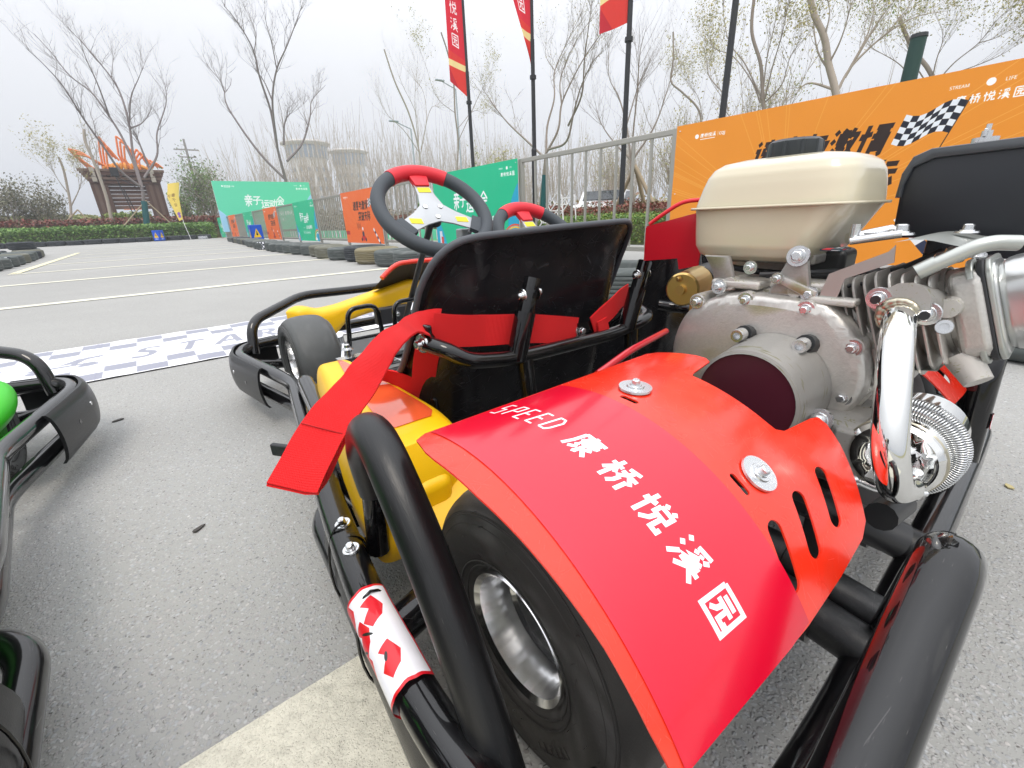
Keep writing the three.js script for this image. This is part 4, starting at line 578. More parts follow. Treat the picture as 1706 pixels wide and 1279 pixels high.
  spring(0.0425, 0.53, -0.7, 2.5, 'retaining_spring'); spring(0.044, 0.546, -0.6, 2.5, 'retaining_spring');
  K('silencer_bracket', [rod(V(0.492, 0.272, -0.04), V(0.496, 0.258, -0.042), 0.005), box(0.02, 0.003, 0.04, 0.487, 0.257, -0.052), pipe(P3([[0.455, 0.262, -0.075], [0.47, 0.252, -0.06], [0.5, 0.25, -0.03]]), 0.003, 0.01, 8), rod(V(0.447, 0.263, -0.08), V(0.455, 0.262, -0.075), 0.005)], M.zinc, muf);
  E('engine_mount', [box(0.1, 0.035, 0.075, 0.56, 0.272, -0.115, 0.006), box(0.16, 0.02, 0.2, 0.66, 0.19, -0.2, 0.004), box(0.012, 0.05, 0.04, 0.51, 0.262, -0.09, 0.004)], M.castDark); bolt([0.508, 0.288, -0.125], [-1, 0.3, 0], 1.2, eng);
  E('mount_plate', [box(0.3, 0.012, 0.26, 0.66, 0.178, -0.2), box(0.02, 0.1, 0.04, 0.53, 0.125, -0.1), box(0.02, 0.1, 0.04, 0.8, 0.125, -0.1), box(0.02, 0.1, 0.04, 0.53, 0.125, -0.3), rod(V(0.5, 0.21, -0.055), V(0.56, 0.2, -0.05), 0.014), rod(V(0.555, 0.16, -0.04), V(0.52, 0.185, -0.12), 0.02)], M.darkSteel);
  // air cleaner
  const ac = E('air_cleaner', [sideways(plate(new THREE.Shape([[-0.152, 0.462], [-0.15, 0.458], [0.03, 0.458], [0.032, 0.462], [0.03, 0.535], [0.02, 0.55], [-0.13, 0.552], [-0.15, 0.54], [-0.155, 0.52]].map((p) => new THREE.Vector2(...p))), 0.15, 0.003), 0.742), rod(V(0.76, 0.44, -0.1), V(0.76, 0.46, -0.1), 0.02), box(0.06, 0.03, 0.12, 0.79, 0.45, -0.06)], std(0.01, 0.012, 0.017, 0.42));
  K('air_cleaner_lid', sideways(plate(new THREE.Shape([[-0.158, 0.505], [-0.157, 0.532], [-0.15, 0.55], [-0.135, 0.557], [-0.06, 0.559], [0.01, 0.556], [0.034, 0.546], [0.037, 0.505], [0.03, 0.505], [0.03, 0.535], [0.02, 0.543], [-0.06, 0.548], [-0.13, 0.546], [-0.147, 0.538], [-0.152, 0.52], [-0.152, 0.505]].map((p) => new THREE.Vector2(...p))), 0.158, 0.003), 0.738), std(0.05, 0.056, 0.064, 0.4), ac);
  K('wing_nut', [rod(V(0.8, 0.562, -0.1), V(0.8, 0.567, -0.1), 0.012), rod(V(0.8, 0.567, -0.1), V(0.8, 0.574, -0.1), 0.005), box(0.03, 0.009, 0.003, 0.8, 0.571, -0.1, 0.001), rod(V(0.8, 0.574, -0.1), V(0.8, 0.581, -0.1), 0.0025)], M.zinc, ac);
}
// ---------------------------------------------------------------- the green kart on the left
const swap = new Map([[M.yellow, M.green], [M.orangeSticker, std(0.75, 0.78, 0.75, 0.2)]]);
{
  const g = kart.clone(); g.name = numbered('go_kart'); g.position.set(KX - 1.556, 0, KZ); g.rotation.y = -0.028; scene.add(g);
  tag(g, 'two-seat go-kart with bright green bodywork, mostly beyond the left edge', 'go-kart', 'go-karts lined up behind the start banner');
  const wing = shade(new THREE.Mesh(new THREE.SphereGeometry(1, 28, 18).scale(0.055, 0.042, 0.13), M.green)); wing.name = 'front_wing'; wing.position.set(-0.362 - g.position.x, 0.175, -1.34 - g.position.z); wing.rotation.x = 0.15; g.add(wing);
  g.traverse((o) => { if (o.isMesh && swap.has(o.material)) o.material = swap.get(o.material); });
}
// ---------------------------------------------------------------- fence with printed banners
const FX = 4.24, post = (i) => -0.33 - 2.335 * i;
const fenceKinds = ['orange', '', 'green', '', 'orange', '', 'green', '', 'orange', '', 'green', '', 'orange', '', 'green'];
const art = (w, h, f) => canvas(w, h, f);
const logoTop = (x, W, col = '#fff') => { x.fillStyle = x.strokeStyle = col; x.beginPath(); x.arc(W * 0.09, W * 0.05, W * 0.008, 0, 7); x.fill(); han(x, '康桥悦溪', W * 0.105, W * 0.042, W * 0.014, W * 0.015, W * 0.002, 14); x.fillRect(W * 0.175, W * 0.042, 1.5, W * 0.016); x.font = `bold ${W * 0.014}px sans-serif`; x.fillText('CQJ', W * 0.18, W * 0.056); x.fillRect(W * 0.105, W * 0.061, W * 0.06, W * 0.0025);
  x.beginPath(); x.arc(W * 0.9, W * 0.04, W * 0.009, 0, 7); x.fill(); x.font = `${W * 0.011}px sans-serif`; x.fillText('STREAM', W * 0.82, W * 0.044); x.fillText('LIFE', W * 0.925, W * 0.044); han(x, '康桥悦溪园', W * 0.84, W * 0.062, W * 0.021, W * 0.023, W * 0.006, 13); };
const flagArt = (x, X, Y, w, h) => { // waving chequered flag
  x.save(); x.translate(X, Y); for (let i = 0; i < 8; i++) for (let j = 0; j < 5; j++) { const q = (a, b) => [a / 8 * w + b / 5 * -w * 0.16, b / 5 * h * 0.8 + Math.sin(a / 8 * 6.2) * h * 0.12 - a / 8 * h * 0.12]; x.fillStyle = (i + j) % 2 ? '#141c2c' : '#e8eef4'; x.beginPath(); x.moveTo(...q(i, j)); x.lineTo(...q(i + 1, j)); x.lineTo(...q(i + 1, j + 1)); x.lineTo(...q(i, j + 1)); x.closePath(); x.fill(); }
  x.strokeStyle = '#2a2320'; x.lineWidth = w * 0.018; x.beginPath(); x.moveTo(w * 1.03, -h * 0.2); x.lineTo(w * 0.72, h * 1.15); x.stroke(); x.restore(); };
const orangeArt = (base_, ray) => art(1600, 820, (x, W, H) => {
  x.fillStyle = base_; x.fillRect(0, 0, W, H); x.strokeStyle = ray; x.lineWidth = 3; for (let i = 0; i < 26; i++) { const a = rr(-2.9, -0.2); x.beginPath(); x.moveTo(W * 0.45 + Math.cos(a) * 240, H * 0.75 + Math.sin(a) * 190); x.lineTo(W * 0.45 + Math.cos(a) * 1100, H * 0.75 + Math.sin(a) * 900); x.stroke(); }
  logoTop(x, W); x.lineCap = 'butt'; x.strokeStyle = '#2b1a14'; han(x, '速度与激情', W * 0.335, H * 0.195, 116, 142, 10, 16, -0.26); han(x, '突破天际', W * 0.45, H * 0.4, 116, 142, 10, 16, -0.26); flagArt(x, W * 0.74, H * 0.17, 200, 150);
  x.strokeStyle = '#c8201c'; han(x, '康桥悦溪园', W * 0.56, H * 0.54, 24, 26, 6, 13); x.fillStyle = '#5a2c1c'; x.fillRect(W * 0.4, H * 0.55, 200, 6);
  x.fillStyle = 'rgba(120,50,20,0.55)'; for (let i = 0; i < 5; i++) x.fillRect(W * 0.36 + i * 34, H * 0.6 + (i % 2) * 24, 22, 90); // small printed kart and track
  x.fillStyle = '#c11d22'; x.beginPath(); x.ellipse(W * 0.5, H * 0.9, 90, 44, 0, 0, 7); x.fill(); x.fillStyle = '#27304a'; x.beginPath(); x.arc(W * 0.5, H * 0.82, 44, 0, 7); x.fill(); x.fillStyle = '#e6e9ef'; x.beginPath(); x.arc(W * 0.5, H * 0.72, 28, 0, 7); x.fill(); x.fillStyle = '#1d1d22'; for (const q of [-86, 86]) { x.beginPath(); x.arc(W * 0.5 + q, H * 0.93, 30, 0, 7); x.fill(); }
  x.lineWidth = 40; for (let i = 0; i < 7; i++) { x.strokeStyle = i % 2 ? '#2b3350' : '#eceef2'; x.beginPath(); x.moveTo(W * 0.78 + i * 36, H * 0.72 + i * 40); x.lineTo(W * 0.78 + (i + 1) * 36, H * 0.72 + (i + 1) * 40); x.stroke(); }
  x.fillStyle = '#b02030'; x.fillRect(0, H * 0.76, W * 0.12, 60);
});
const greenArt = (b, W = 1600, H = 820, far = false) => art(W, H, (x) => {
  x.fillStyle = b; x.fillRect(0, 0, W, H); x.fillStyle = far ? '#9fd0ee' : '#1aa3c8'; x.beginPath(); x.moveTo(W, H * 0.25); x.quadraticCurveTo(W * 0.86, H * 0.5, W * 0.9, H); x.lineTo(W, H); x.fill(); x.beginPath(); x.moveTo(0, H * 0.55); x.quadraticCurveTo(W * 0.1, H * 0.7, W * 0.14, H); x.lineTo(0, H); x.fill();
  if (!far) { x.lineWidth = 16; ['#e2502e', '#f2c230', '#4bb04a', '#f5f1ea'].forEach((c, i) => { x.strokeStyle = c; x.beginPath(); x.arc(W * 0.96, H * 0.98, 220 - i * 22, 3.14, 6.28); x.stroke(); }); x.fillStyle = '#eaf0f4'; x.beginPath(); x.arc(W * 0.88, H * 0.98, 70, 3.14, 6.28); x.fill(); x.fillStyle = '#d9dee8'; x.fillRect(W * 0.04, H * 0.78, 60, 180); x.fillStyle = '#d04a38'; x.fillRect(W * 0.06, H * 0.86, 50, 110); }
  logoTop(x, W); x.lineCap = 'round'; x.strokeStyle = '#f4f6f8'; [...'亲子运动会'].forEach((c, i) => han(x, c, W * (0.28 + i * 0.082), H * [0.27, 0.29, 0.36, 0.36, 0.3][i], 130, [190, 150, 150, 150, 150][i], 0, 13, -0.12));
  x.lineCap = 'butt'; han(x, '运动绽精彩'.replace('绽', '会'), W * 0.5, H * 0.6, 78, 82, 12, 12, -0.1); x.lineWidth = 3; x.strokeRect(W * 0.32, H * 0.75, W * 0.34, 54); han(x, '亲子天与会度速桥园', W * 0.335, H * 0.765, 40, 32, 16, 12); x.fillStyle = '#f4f6f8'; x.fillRect(W * 0.36, H * 0.66, 120, 5);
});
const orangeNear = printed(orangeArt('#eb9327', 'rgba(255,205,120,0.35)'), 0.42), orangeFar = printed(orangeArt('#ea6a22', 'rgba(255,170,90,0.35)'), 0.42), greenMat = printed(greenArt('#08bd8b'), 0.42);
const barG = new THREE.BoxGeometry(0.02, 1.1, 0.026), postG = new RoundedBoxGeometry(0.045, 1.24, 0.05, 2, 0.006), railG = new RoundedBoxGeometry(0.045, 0.05, 2.285, 2, 0.006);
const where = ['nearest the camera behind the engine', 'open bars between the orange and green banners nearest the kart', 'behind the first green banner', 'open bars seen through the steering wheel', 'behind the second orange banner', 'open bars left of the second orange banner', 'behind the second green banner', 'open bars left of the second green banner', 'behind the third orange banner', 'open bars left of the third orange banner', 'behind the third green banner', 'open bars just left of the blue warning box', 'behind the fourth orange banner', 'farthest open bars before the mint billboard', 'behind the farthest green banner'];
fenceKinds.forEach((kind, i) => {
  const z0 = post(i), z1 = post(i + 1), g = base('steel_fence', FX, 0, (z0 + z1) / 2, 'grey steel fence panel, ' + where[i], 'fence', 'steel fence panels along the lot');
  const add = (n, ge, x, y, z) => { const m = shade(new THREE.Mesh(ge, M.stain)); m.name = n; m.position.set(x, y, z); g.add(m); };
  add('post', postG, 0, 0.62, 1.142); add('post', postG, 0, 0.62, -1.142); add('top_rail', railG, 0, 1.213, 0); add('bottom_rail', railG, 0, 0.13, 0);
  const n = i > 4 ? 13 : 9; for (let k = 1; k <= n; k++) add('bar', barG, 0, 0.66, -1.1 + 2.2 * k / (n + 1));
  if (kind) {
    const big = i === 0, b = base('fence_banner', FX - 0.042, 0, (z0 + z1) / 2, { orange: ['orange racing banner with chequered flag right behind the engine', 'orange racing banner seen left of the near steering wheel', 'third orange racing banner, just right of the blue warning box', 'farthest orange racing banner, in front of the mint billboard'], green: ['green sports-day banner behind the two steering wheels', 'green sports-day banner beside the open bars left of the steering wheel', 'small green sports-day banner behind the blue warning box', 'farthest green sports-day banner at the end of the fence'] }[kind][Math.floor(i / 4)], 'banner', 'printed banners on the fence');
    const h = 1.17, w = 2.31, sheetG = grid(30, 10, (u, v) => { const e = 0.012 * noise(u * 5 + i * 3, v * 3) + 0.006 * noise(u * 14 + v * 9, v * 2, i); const p = V(-0.004 - Math.abs(e), 0.075 + h * v, lerp(-w / 2, w / 2, u)); return p; });
    const m = shade(new THREE.Mesh(sheetG, kind === 'green' ? greenMat : big ? orangeNear : orangeFar)); m.name = 'printed_sheet'; b.add(m);
    for (const ty of [0.12, 0.66, 1.2]) for (const tz of [-1.12, 1.12]) { const q = shade(new THREE.Mesh(box(0.05, 0.008, 0.012, 0.012, ty, tz), M.white)); q.name = 'tie'; b.add(q); }
    const bk = shade(new THREE.Mesh(box(0.008, h, w, 0.006, 0.075 + h / 2, 0), M.white)); bk.name = 'backing_board'; b.add(bk);
  }
});
// big mint billboard across the end of the lot
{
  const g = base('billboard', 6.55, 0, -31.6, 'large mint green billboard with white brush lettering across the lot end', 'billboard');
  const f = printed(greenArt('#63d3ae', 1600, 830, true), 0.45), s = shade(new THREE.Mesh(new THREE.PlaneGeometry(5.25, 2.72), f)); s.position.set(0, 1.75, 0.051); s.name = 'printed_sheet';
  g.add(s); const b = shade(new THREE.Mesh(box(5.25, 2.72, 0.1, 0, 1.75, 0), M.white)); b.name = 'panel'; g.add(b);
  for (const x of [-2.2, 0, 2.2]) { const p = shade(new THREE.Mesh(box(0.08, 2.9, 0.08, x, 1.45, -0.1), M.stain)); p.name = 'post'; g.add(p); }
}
// ---------------------------------------------------------------- tyres
const tyreProf = (() => { const a = [[0.19, 0.02], [0.215, 0.004], [0.25, 0], [0.28, 0.012], [0.296, 0.034]]; for (let i = 0; i < 5; i++) { const y = 0.04 + i * 0.024; a.push([0.3, y], [0.302, y + 0.017], [0.293, y + 0.0185], [0.293, y + 0.0225]); } a.push([0.3, 0.162], [0.292, 0.178], [0.275, 0.192], [0.245, 0.2], [0.215, 0.196], [0.19, 0.18], [0.186, 0.1], [0.19, 0.02]); return a; })();
const tyreGeo = new THREE.LatheGeometry(tyreProf.map((p) => new THREE.Vector2(...p)), 30);
const tyreMats = [std(1, 1, 1, 0.85, 0, { map: dustMap(84, 90, 89, 0.5, 8) }), std(1, 1, 1, 0.85, 0, { map: dustMap(104, 104, 92, 0.6, 8) }), std(1, 1, 1, 0.85, 0, { map: dustMap(54, 58, 62, 0.4, 8) }), std(1, 1, 1, 0.85, 0, { map: dustMap(126, 118, 92, 0.5, 8) })];
const chequerTex = canvas(256, 64, (x) => { for (let i = 0; i < 16; i++) for (let j = 0; j < 4; j++) { x.fillStyle = (i + j) % 2 ? '#20243a' : '#eceef4'; x.fillRect(i * 16, j * 16, 16, 16); } });
function tyre(x, y, z, k, label, group, sc = 1) {
  const m = shade(new THREE.Mesh(tyreGeo, tyreMats[k])); m.name = numbered('tyre'); m.position.set(x, y, z); m.rotation.y = rr(0, 6); m.scale.set(sc, sc * rr(0.93, 1.06), sc); scene.add(m); return tag(m, label, 'tyre', group);
}
const rightRow = [];
for (let z = 0.62; z > -12.4; z -= 0.6) rightRow.push([(z > -2.2 ? 2.34 : 2.5) + rr(-0.04, 0.04), z]);
for (let k = 0; k < 19; k++) rightRow.push([2.56 + 0.9 * k / 18 + rr(-0.05, 0.05), -13 - k * 0.66]);
let tan = 0;
rightRow.forEach(([x, z], i) => tyre(x, 0, z, z > -6.2 && z < -5.4 ? 3 : [0, 0, 1, 2, 0][Math.floor(rnd() * 5)], z > -6.2 && z < -5.4 ? ['dusty tan tyre in the right barrier row, the nearer of two such', 'dusty tan tyre in the right barrier row, the farther of two such'][tan++ % 2] : z < -12.4 ? 'old tyre lying flat in the far end of the right-hand barrier row' : 'old tyre lying flat in the near right-hand barrier row beside the fence', z < -12.4 ? 'far tyres of the right barrier' : 'near tyres of the right barrier', rr(0.92, 1.04)));
for (let x = -7, i = 0; x < 3.9; x += 0.8, i++) tyre(x, 0, -37.0 + rr(-0.06, 0.06), 2, 'large dark tyre lying flat in the row in front of the green hedge', 'tyres in front of the hedge', rr(1.32, 1.42));
const leftRow = [[-2.2, -9.9], [-2.2, -10.6], [-2.19, -11.25], [-2.18, -11.9], [-2.18, -12.6], [-2.2, -13.3], [-2.22, -14.1], [-2.25, -14.9], [-2.3, -15.7], [-2.34, -16.6], [-2.4, -17.5], [-2.5, -18.4], [-2.65, -19.3], [-3.4, -19.6], [-4.0, -19.9], [-4.6, -20.1], [-5.2, -20.4]];
for (const [x, z] of leftRow) tyre(x, 0, z, [0, 0, 1, 2][Math.floor(rnd() * 4)], 'old tyre lying flat in the left-hand barrier row', 'tyres of the left barrier');
tyre(-2.7, 0.2, -19.2, 2, 'tyre stacked on top at the bend of the left-hand barrier', null); tyre(-3.2, 0.2, -17.6, 0, 'second-layer tyre resting on the left-hand barrier', null);
tyre(-3.15, 0, -17.5, 0, 'old tyre lying flat just inside the left-hand barrier', null);
for (const [x, z, l] of [[2.56, -13.0, 'chequered tape band wrapped round a tyre of the right barrier'], [-2.18, -12.6, 'chequered tape band wrapped round a tyre of the left barrier'], [3.33, -36.84, 'chequered tape band on the row of tyres by the hedge']]) {
  const g = new THREE.CylinderGeometry(0.318, 0.318, 0.17, 30, 1, true, -0.9, 2.1); const m = shade(new THREE.Mesh(g, printed(chequerTex, 0.5))); m.name = numbered('chequered_band'); m.position.set(x, 0.1, z); m.rotation.y = -0.4; scene.add(m); tag(m, l, 'tape');
}
// ---------------------------------------------------------------- blue warning boxes
const warnTex = canvas(256, 288, (x) => { x.fillStyle = '#0d4fc0'; x.fillRect(0, 0, 256, 288); x.fillStyle = '#f2c21c'; x.beginPath(); x.moveTo(128, 50); x.lineTo(214, 206); x.lineTo(42, 206); x.closePath(); x.fill(); x.fillStyle = '#3a2e10'; x.beginPath(); x.arc(128, 150, 22, 0, 7); x.fill(); x.fillRect(118, 100, 20, 56); x.strokeStyle = '#e8ecf4'; han(x, '速度天', 60, 228, 38, 34, 8, 13); });
for (const [x, z, w, h, turn, l] of [[3.28, -18.6, 0.38, 0.6, 0.75, 'blue warning box with yellow triangles standing on the right tyre row'], [0.97, -36.5, 0.42, 0.62, 0.1, 'blue warning box standing alone before the green hedge']]) {
  const g = base('warning_box', x, 0.0, z, l, 'sign', 'blue warning boxes'); g.rotation.y = turn - 0.75;
  const b = shade(new THREE.Mesh(box(w, h, w, 0, h / 2 + 0.03, 0, 0.015), std(0.01, 0.09, 0.5, 0.4))); b.name = 'body'; g.add(b);
  const mt = printed(warnTex, 0.4); for (let k = 0; k < 4; k++) { const p = shade(new THREE.Mesh(new THREE.PlaneGeometry(w * 0.94, h * 0.94), mt)); p.name = 'printed_face'; p.rotation.y = k * Math.PI / 2; p.position.set(Math.sin(k * Math.PI / 2) * (w / 2 + 0.002), h / 2 + 0.03, Math.cos(k * Math.PI / 2) * (w / 2 + 0.002)); g.add(p); }
  for (const [a, c] of [[-1, -1], [1, -1], [-1, 1], [1, 1]]) { const f = shade(new THREE.Mesh(box(0.04, 0.03, 0.04, a * w * 0.4, 0.015, c * w * 0.4), M.plastic)); f.name = 'foot'; g.add(f); }
}
// ---------------------------------------------------------------- flags on tall poles
const bannerTex = canvas(256, 1400, (x) => {
  x.fillStyle = '#d81832'; x.fillRect(0, 0, 256, 1400); x.strokeStyle = '#f8eef0'; [...'康桥悦溪园'].forEach((c, i) => han(x, c, 70, 420 + i * 130, 100, 104, 0, 10));
  x.fillStyle = '#dc352c'; x.fillRect(0, 1110, 256, 290); x.fillStyle = '#eed898'; x.beginPath(); x.moveTo(0, 1190); x.lineTo(256, 1150); x.lineTo(256, 1200); x.lineTo(0, 1250); x.fill(); x.fillStyle = '#c01a2c'; x.beginPath(); x.moveTo(0, 1260); x.lineTo(120, 1400); x.lineTo(0, 1400); x.fill();
});
const bannerMat = printed(bannerTex, 0.7, { side: THREE.DoubleSide });
[[-6.15, 3.75, 0.5, 'red vertical flag on the black pole nearest the orange banner'], [-8.8, 3.6, 0.56, 'red vertical flag on the middle black pole'], [-11.42, 3.62, 0.48, 'red vertical flag on the farthest black pole, left of the others']].forEach(([z, yb, w, l], i) => {
  const pl = base('flag_pole', 7.9, 0, z, ['tall black flag pole nearest the orange banner', 'tall black flag pole in the middle of the three flags', 'tall black flag pole left of the other two'][i], 'flag pole', 'flag poles beyond the fence');
  for (const [n, g] of [['pole', rod(V(0, 0, 0), V(0, 4.2, 0), 0.055, 0.045)], ['upper_pole', rod(V(0, 4.15, 0), V(0, 8, 0), 0.036, 0.03)], ['collar', rod(V(0, 3.45, 0), V(0, 3.52, 0), 0.075)], ['base_plate', box(0.3, 0.03, 0.3, 0, 0.015, 0)], ['arm', rod(V(0, 7.6, 0), V(-0.62 * w, 7.6, -0.8 * w), 0.015)]]) { const m = shade(new THREE.Mesh(g, M.poleBlack)); m.name = n; pl.add(m); }
  const dir = [V(-0.55, 0, -0.83), V(-0.62, 0, -0.78), V(-0.5, 0, -0.86)][i];
  const f = mesh('flag', grid(14, 50, (u, v) => { const slant = [0.12, -0.3, -0.42][i] * u, y = lerp(yb + (v < 0.999 ? 0 : 0), 7.58, v) - (1 - v) * slant * 1.0, tap = i === 1 ? Math.min(1, 0.06 + v * 2.1) : 1, b = Math.sin(u * 5 + v * 3) * 0.035 * u * (1.2 - v), q = w * u * tap; const p = V(0.04 + dir.x * q + b * 0.8, y, dir.z * q - b * 0.5); p.u = 1 - u; p.v = v; return p; }), bannerMat);
  f.position.set(7.86, 0, z - 0.05); tag(f, l, 'flag', 'red flags beyond the fence');
});
{ const g = base('lamp_post', 7.9, 0, -4.2, 'plain black pole rising behind the left part of the orange banner', 'pole'); const m = shade(new THREE.Mesh(rod(V(0, 0, 0), V(0.12, 7.5, -0.04), 0.055, 0.04), M.poleBlack)); m.name = 'pole'; g.add(m); const c = shade(new THREE.Mesh(rod(V(0.012, 0.0, 0), V(0.012, 0.3, 0), 0.09, 0.08), M.poleBlack)); c.name = 'base_sleeve'; g.add(c); }
{ const g = base('dark_post', 7.9, 0, -1.84, 'short thick dark green post behind the right part of the orange banner', 'post'); const m = shade(new THREE.Mesh(rod(V(0, 0, 0), V(0, 2.34, 0), 0.085, 0.08, 20), std(0.012, 0.05, 0.04, 0.5))); m.name = 'post'; g.add(m); const c = shade(new THREE.Mesh(rod(V(0, 2.34, 0), V(0, 2.38, 0), 0.088, 0.082, 20), M.poleBlack)); c.name = 'cap'; g.add(c); }
{ const g = base('dark_post', 4.5, 0, -5.02, 'slim black post standing just behind the fence joint', 'post'); const m = shade(new THREE.Mesh(rod(V(0, 0, 0), V(0, 1.36, 0), 0.035, 0.035, 12), M.poleBlack)); m.name = 'post'; g.add(m); const c = shade(new THREE.Mesh(rod(V(0, 1.36, 0), V(0, 1.38, 0), 0.036, 0.03, 12), M.poleBlack)); c.name = 'cap'; g.add(c); }
// feather flag by the hedge
{
  const g = base('feather_flag', 2.6, 0, -36.6, 'yellow feather flag on a thin white pole leaning before the hedge', 'flag');
  const t = canvas(128, 512, (x) => { x.fillStyle = '#e9cf68'; x.fillRect(0, 0, 128, 512); x.strokeStyle = '#8a6a34'; han(x, '亲子会', 40, 150, 44, 46, 0, 10); [...'亲子会'].forEach((c, i) => han(x, c, 42, 140 + i * 66, 46, 50, 0, 10)); x.fillStyle = '#8a5fb0'; for (let i = 0; i < 7; i++) { x.beginPath(); x.ellipse(64, 440, 10, 44, (i - 3) * 0.35, 0, 7); x.fill(); } });
  const p = shade(new THREE.Mesh(sweep(curve(P3([[0, 0, 0], [-0.14, 1.3, 0], [0.0, 2.6, 0], [0.24, 3.4, 0], [0.1, 3.5, 0]])), 0.018, 8), M.white)); p.name = 'pole'; g.add(p);
  const f = shade(new THREE.Mesh(grid(8, 20, (u, v) => { const y = lerp(1.25, 3.42, v), xr = table([[1.2, -0.13], [2.6, 0.0], [3.4, 0.22]])(y); return V(xr - u * 0.62 * Math.min(1, 0.35 + v), y - u * 0.1, 0.02 + 0.04 * Math.sin(u * 4)); }), printed(t, 0.7))); f.name = 'cloth'; g.add(f);
}
// ---------------------------------------------------------------- planting and trees
const leafGeo = (n, put, size, cols, flat = 0.35) => {
  const pos = new Float32Array(n * 18), col = new Float32Array(n * 18), a = V(0, 0, 0), b = V(0, 0, 0), c = V(0, 0, 0), nn = V(0, 0, 0);
  for (let i = 0; i < n; i++) {
    const p = put(i), s = size * rr(0.6, 1.35), th = rr(0, 6.283), ph = Math.acos(rr(-1, 1));
    nn.set(Math.sin(ph) * Math.cos(th), Math.abs(Math.cos(ph)) * 1.2 + flat, Math.sin(ph) * Math.sin(th)).normalize(); a.set(rr(-1, 1), rr(-1, 1), rr(-1, 1)).cross(nn).normalize(); b.crossVectors(nn, a);
    const K4 = [[-0.5, 0], [0, -0.28], [0.5, 0], [0, 0.28]].map(([u, v]) => V(p.x + a.x * u * s + b.x * v * s, p.y + a.y * u * s + b.y * v * s + (u ? 0 : 0.08 * s), p.z + a.z * u * s + b.z * v * s));
    const cc = cols[Math.floor(rnd() * cols.length)], k = rr(0.75, 1.25);
    [0, 1, 2, 0, 2, 3].forEach((q, j) => { const o = i * 18 + j * 3; pos[o] = K4[q].x; pos[o + 1] = K4[q].y; pos[o + 2] = K4[q].z; col[o] = cc[0] * k; col[o + 1] = cc[1] * k; col[o + 2] = cc[2] * k; });
  }
  const g = new THREE.BufferGeometry(); g.setAttribute('position', new THREE.BufferAttribute(pos, 3)); g.setAttribute('color', new THREE.BufferAttribute(col, 3)); g.computeVertexNormals(); return g;
};
const leafMat = new THREE.MeshPhysicalMaterial({ vertexColors: true, roughness: 0.7, transmission: 0.25, thickness: 0, side: THREE.DoubleSide });
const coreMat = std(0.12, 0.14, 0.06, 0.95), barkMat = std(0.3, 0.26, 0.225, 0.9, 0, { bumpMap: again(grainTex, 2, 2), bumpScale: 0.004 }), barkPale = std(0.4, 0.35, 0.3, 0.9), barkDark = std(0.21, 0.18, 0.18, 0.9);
const GREEN = [[0.13, 0.26, 0.05], [0.18, 0.34, 0.07], [0.08, 0.17, 0.035], [0.24, 0.37, 0.09]], REDH = [[0.24, 0.055, 0.04], [0.17, 0.05, 0.035], [0.12, 0.09, 0.03], [0.3, 0.1, 0.06]], LIME = [[0.22, 0.3, 0.04], [0.28, 0.33, 0.06], [0.14, 0.22, 0.04]], PALE = [[0.46, 0.42, 0.16], [0.36, 0.36, 0.16], [0.52, 0.46, 0.24]];
function hedge(name, x0, x1, z0, z1, h, n, size, cols, label) {
  const g = base(name, (x0 + x1) / 2, 0, (z0 + z1) / 2, label, 'hedge'); const w = x1 - x0, d = z1 - z0;
  const top = (x, z) => h * (0.93 + 0.09 * noise(x * 0.9, z * 0.9) + 0.05 * noise(x * 4, z * 4));
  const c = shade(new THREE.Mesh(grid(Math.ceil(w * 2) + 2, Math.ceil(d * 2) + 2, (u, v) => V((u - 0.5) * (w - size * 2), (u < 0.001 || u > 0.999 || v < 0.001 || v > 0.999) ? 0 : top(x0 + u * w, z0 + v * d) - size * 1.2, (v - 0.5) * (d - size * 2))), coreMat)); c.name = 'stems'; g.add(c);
  const f = shade(new THREE.Mesh(leafGeo(n, () => { let u = rnd(), v = rnd(), y; const q = rnd(); if (q < 0.5) { y = 1 - Math.pow(rnd(), 2) * 0.3; } else { if (rnd() < w / (w + d)) v = rnd() < 0.5 ? Math.pow(rnd(), 2) * 0.25 : 1 - Math.pow(rnd(), 2) * 0.25; else u = rnd() < 0.5 ? Math.pow(rnd(), 2) * 0.25 : 1 - Math.pow(rnd(), 2) * 0.25; y = rnd(); } const X = x0 + u * w, Z = z0 + v * d; return V((u - 0.5) * w + rr(-size, size) * 0.7, y * top(X, Z) + rr(-0.5, 0.6) * size, (v - 0.5) * d + rr(-size, size) * 0.7); }, size, cols), leafMat)); f.name = 'foliage'; g.add(f);
}
hedge('green_hedge', -14, 4.3, -41.2, -38.6, 1.05, 26000, 0.16, GREEN, 'clipped green hedge across the far end of the lot');
hedge('red_hedge', -16, 7, -44, -41.8, 1.55, 16000, 0.2, REDH, 'reddish hedge growing behind the clipped green hedge');
hedge('lime_hedge', -1.6, 1.2, -48.5, -47, 2.1, 2500, 0.2, LIME, 'small lime green hedge at the foot of the timber gate');
hedge('low_hedge', 6.5, 7.25, -9.2, 1.5, 0.5, 26000, 0.055, GREEN.concat(LIME), 'low yellow-green hedge beyond the fence next to the orange banner');
hedge('red_border', 7.35, 8.3, -9.4, 1.5, 0.68, 22000, 0.06, REDH, 'red-leaved border behind the low yellow-green hedge');
hedge('red_border_far', 13.2, 14.2, -30, -9.6, 0.95, 9000, 0.12, REDH, 'red-leaved border beyond the green sports court');
hedge('round_bush_row', 8.5, 9.6, -13.0, -11.4, 1.5, 6000, 0.08, GREEN, 'dark green bush beyond the fence left of the middle flag pole');
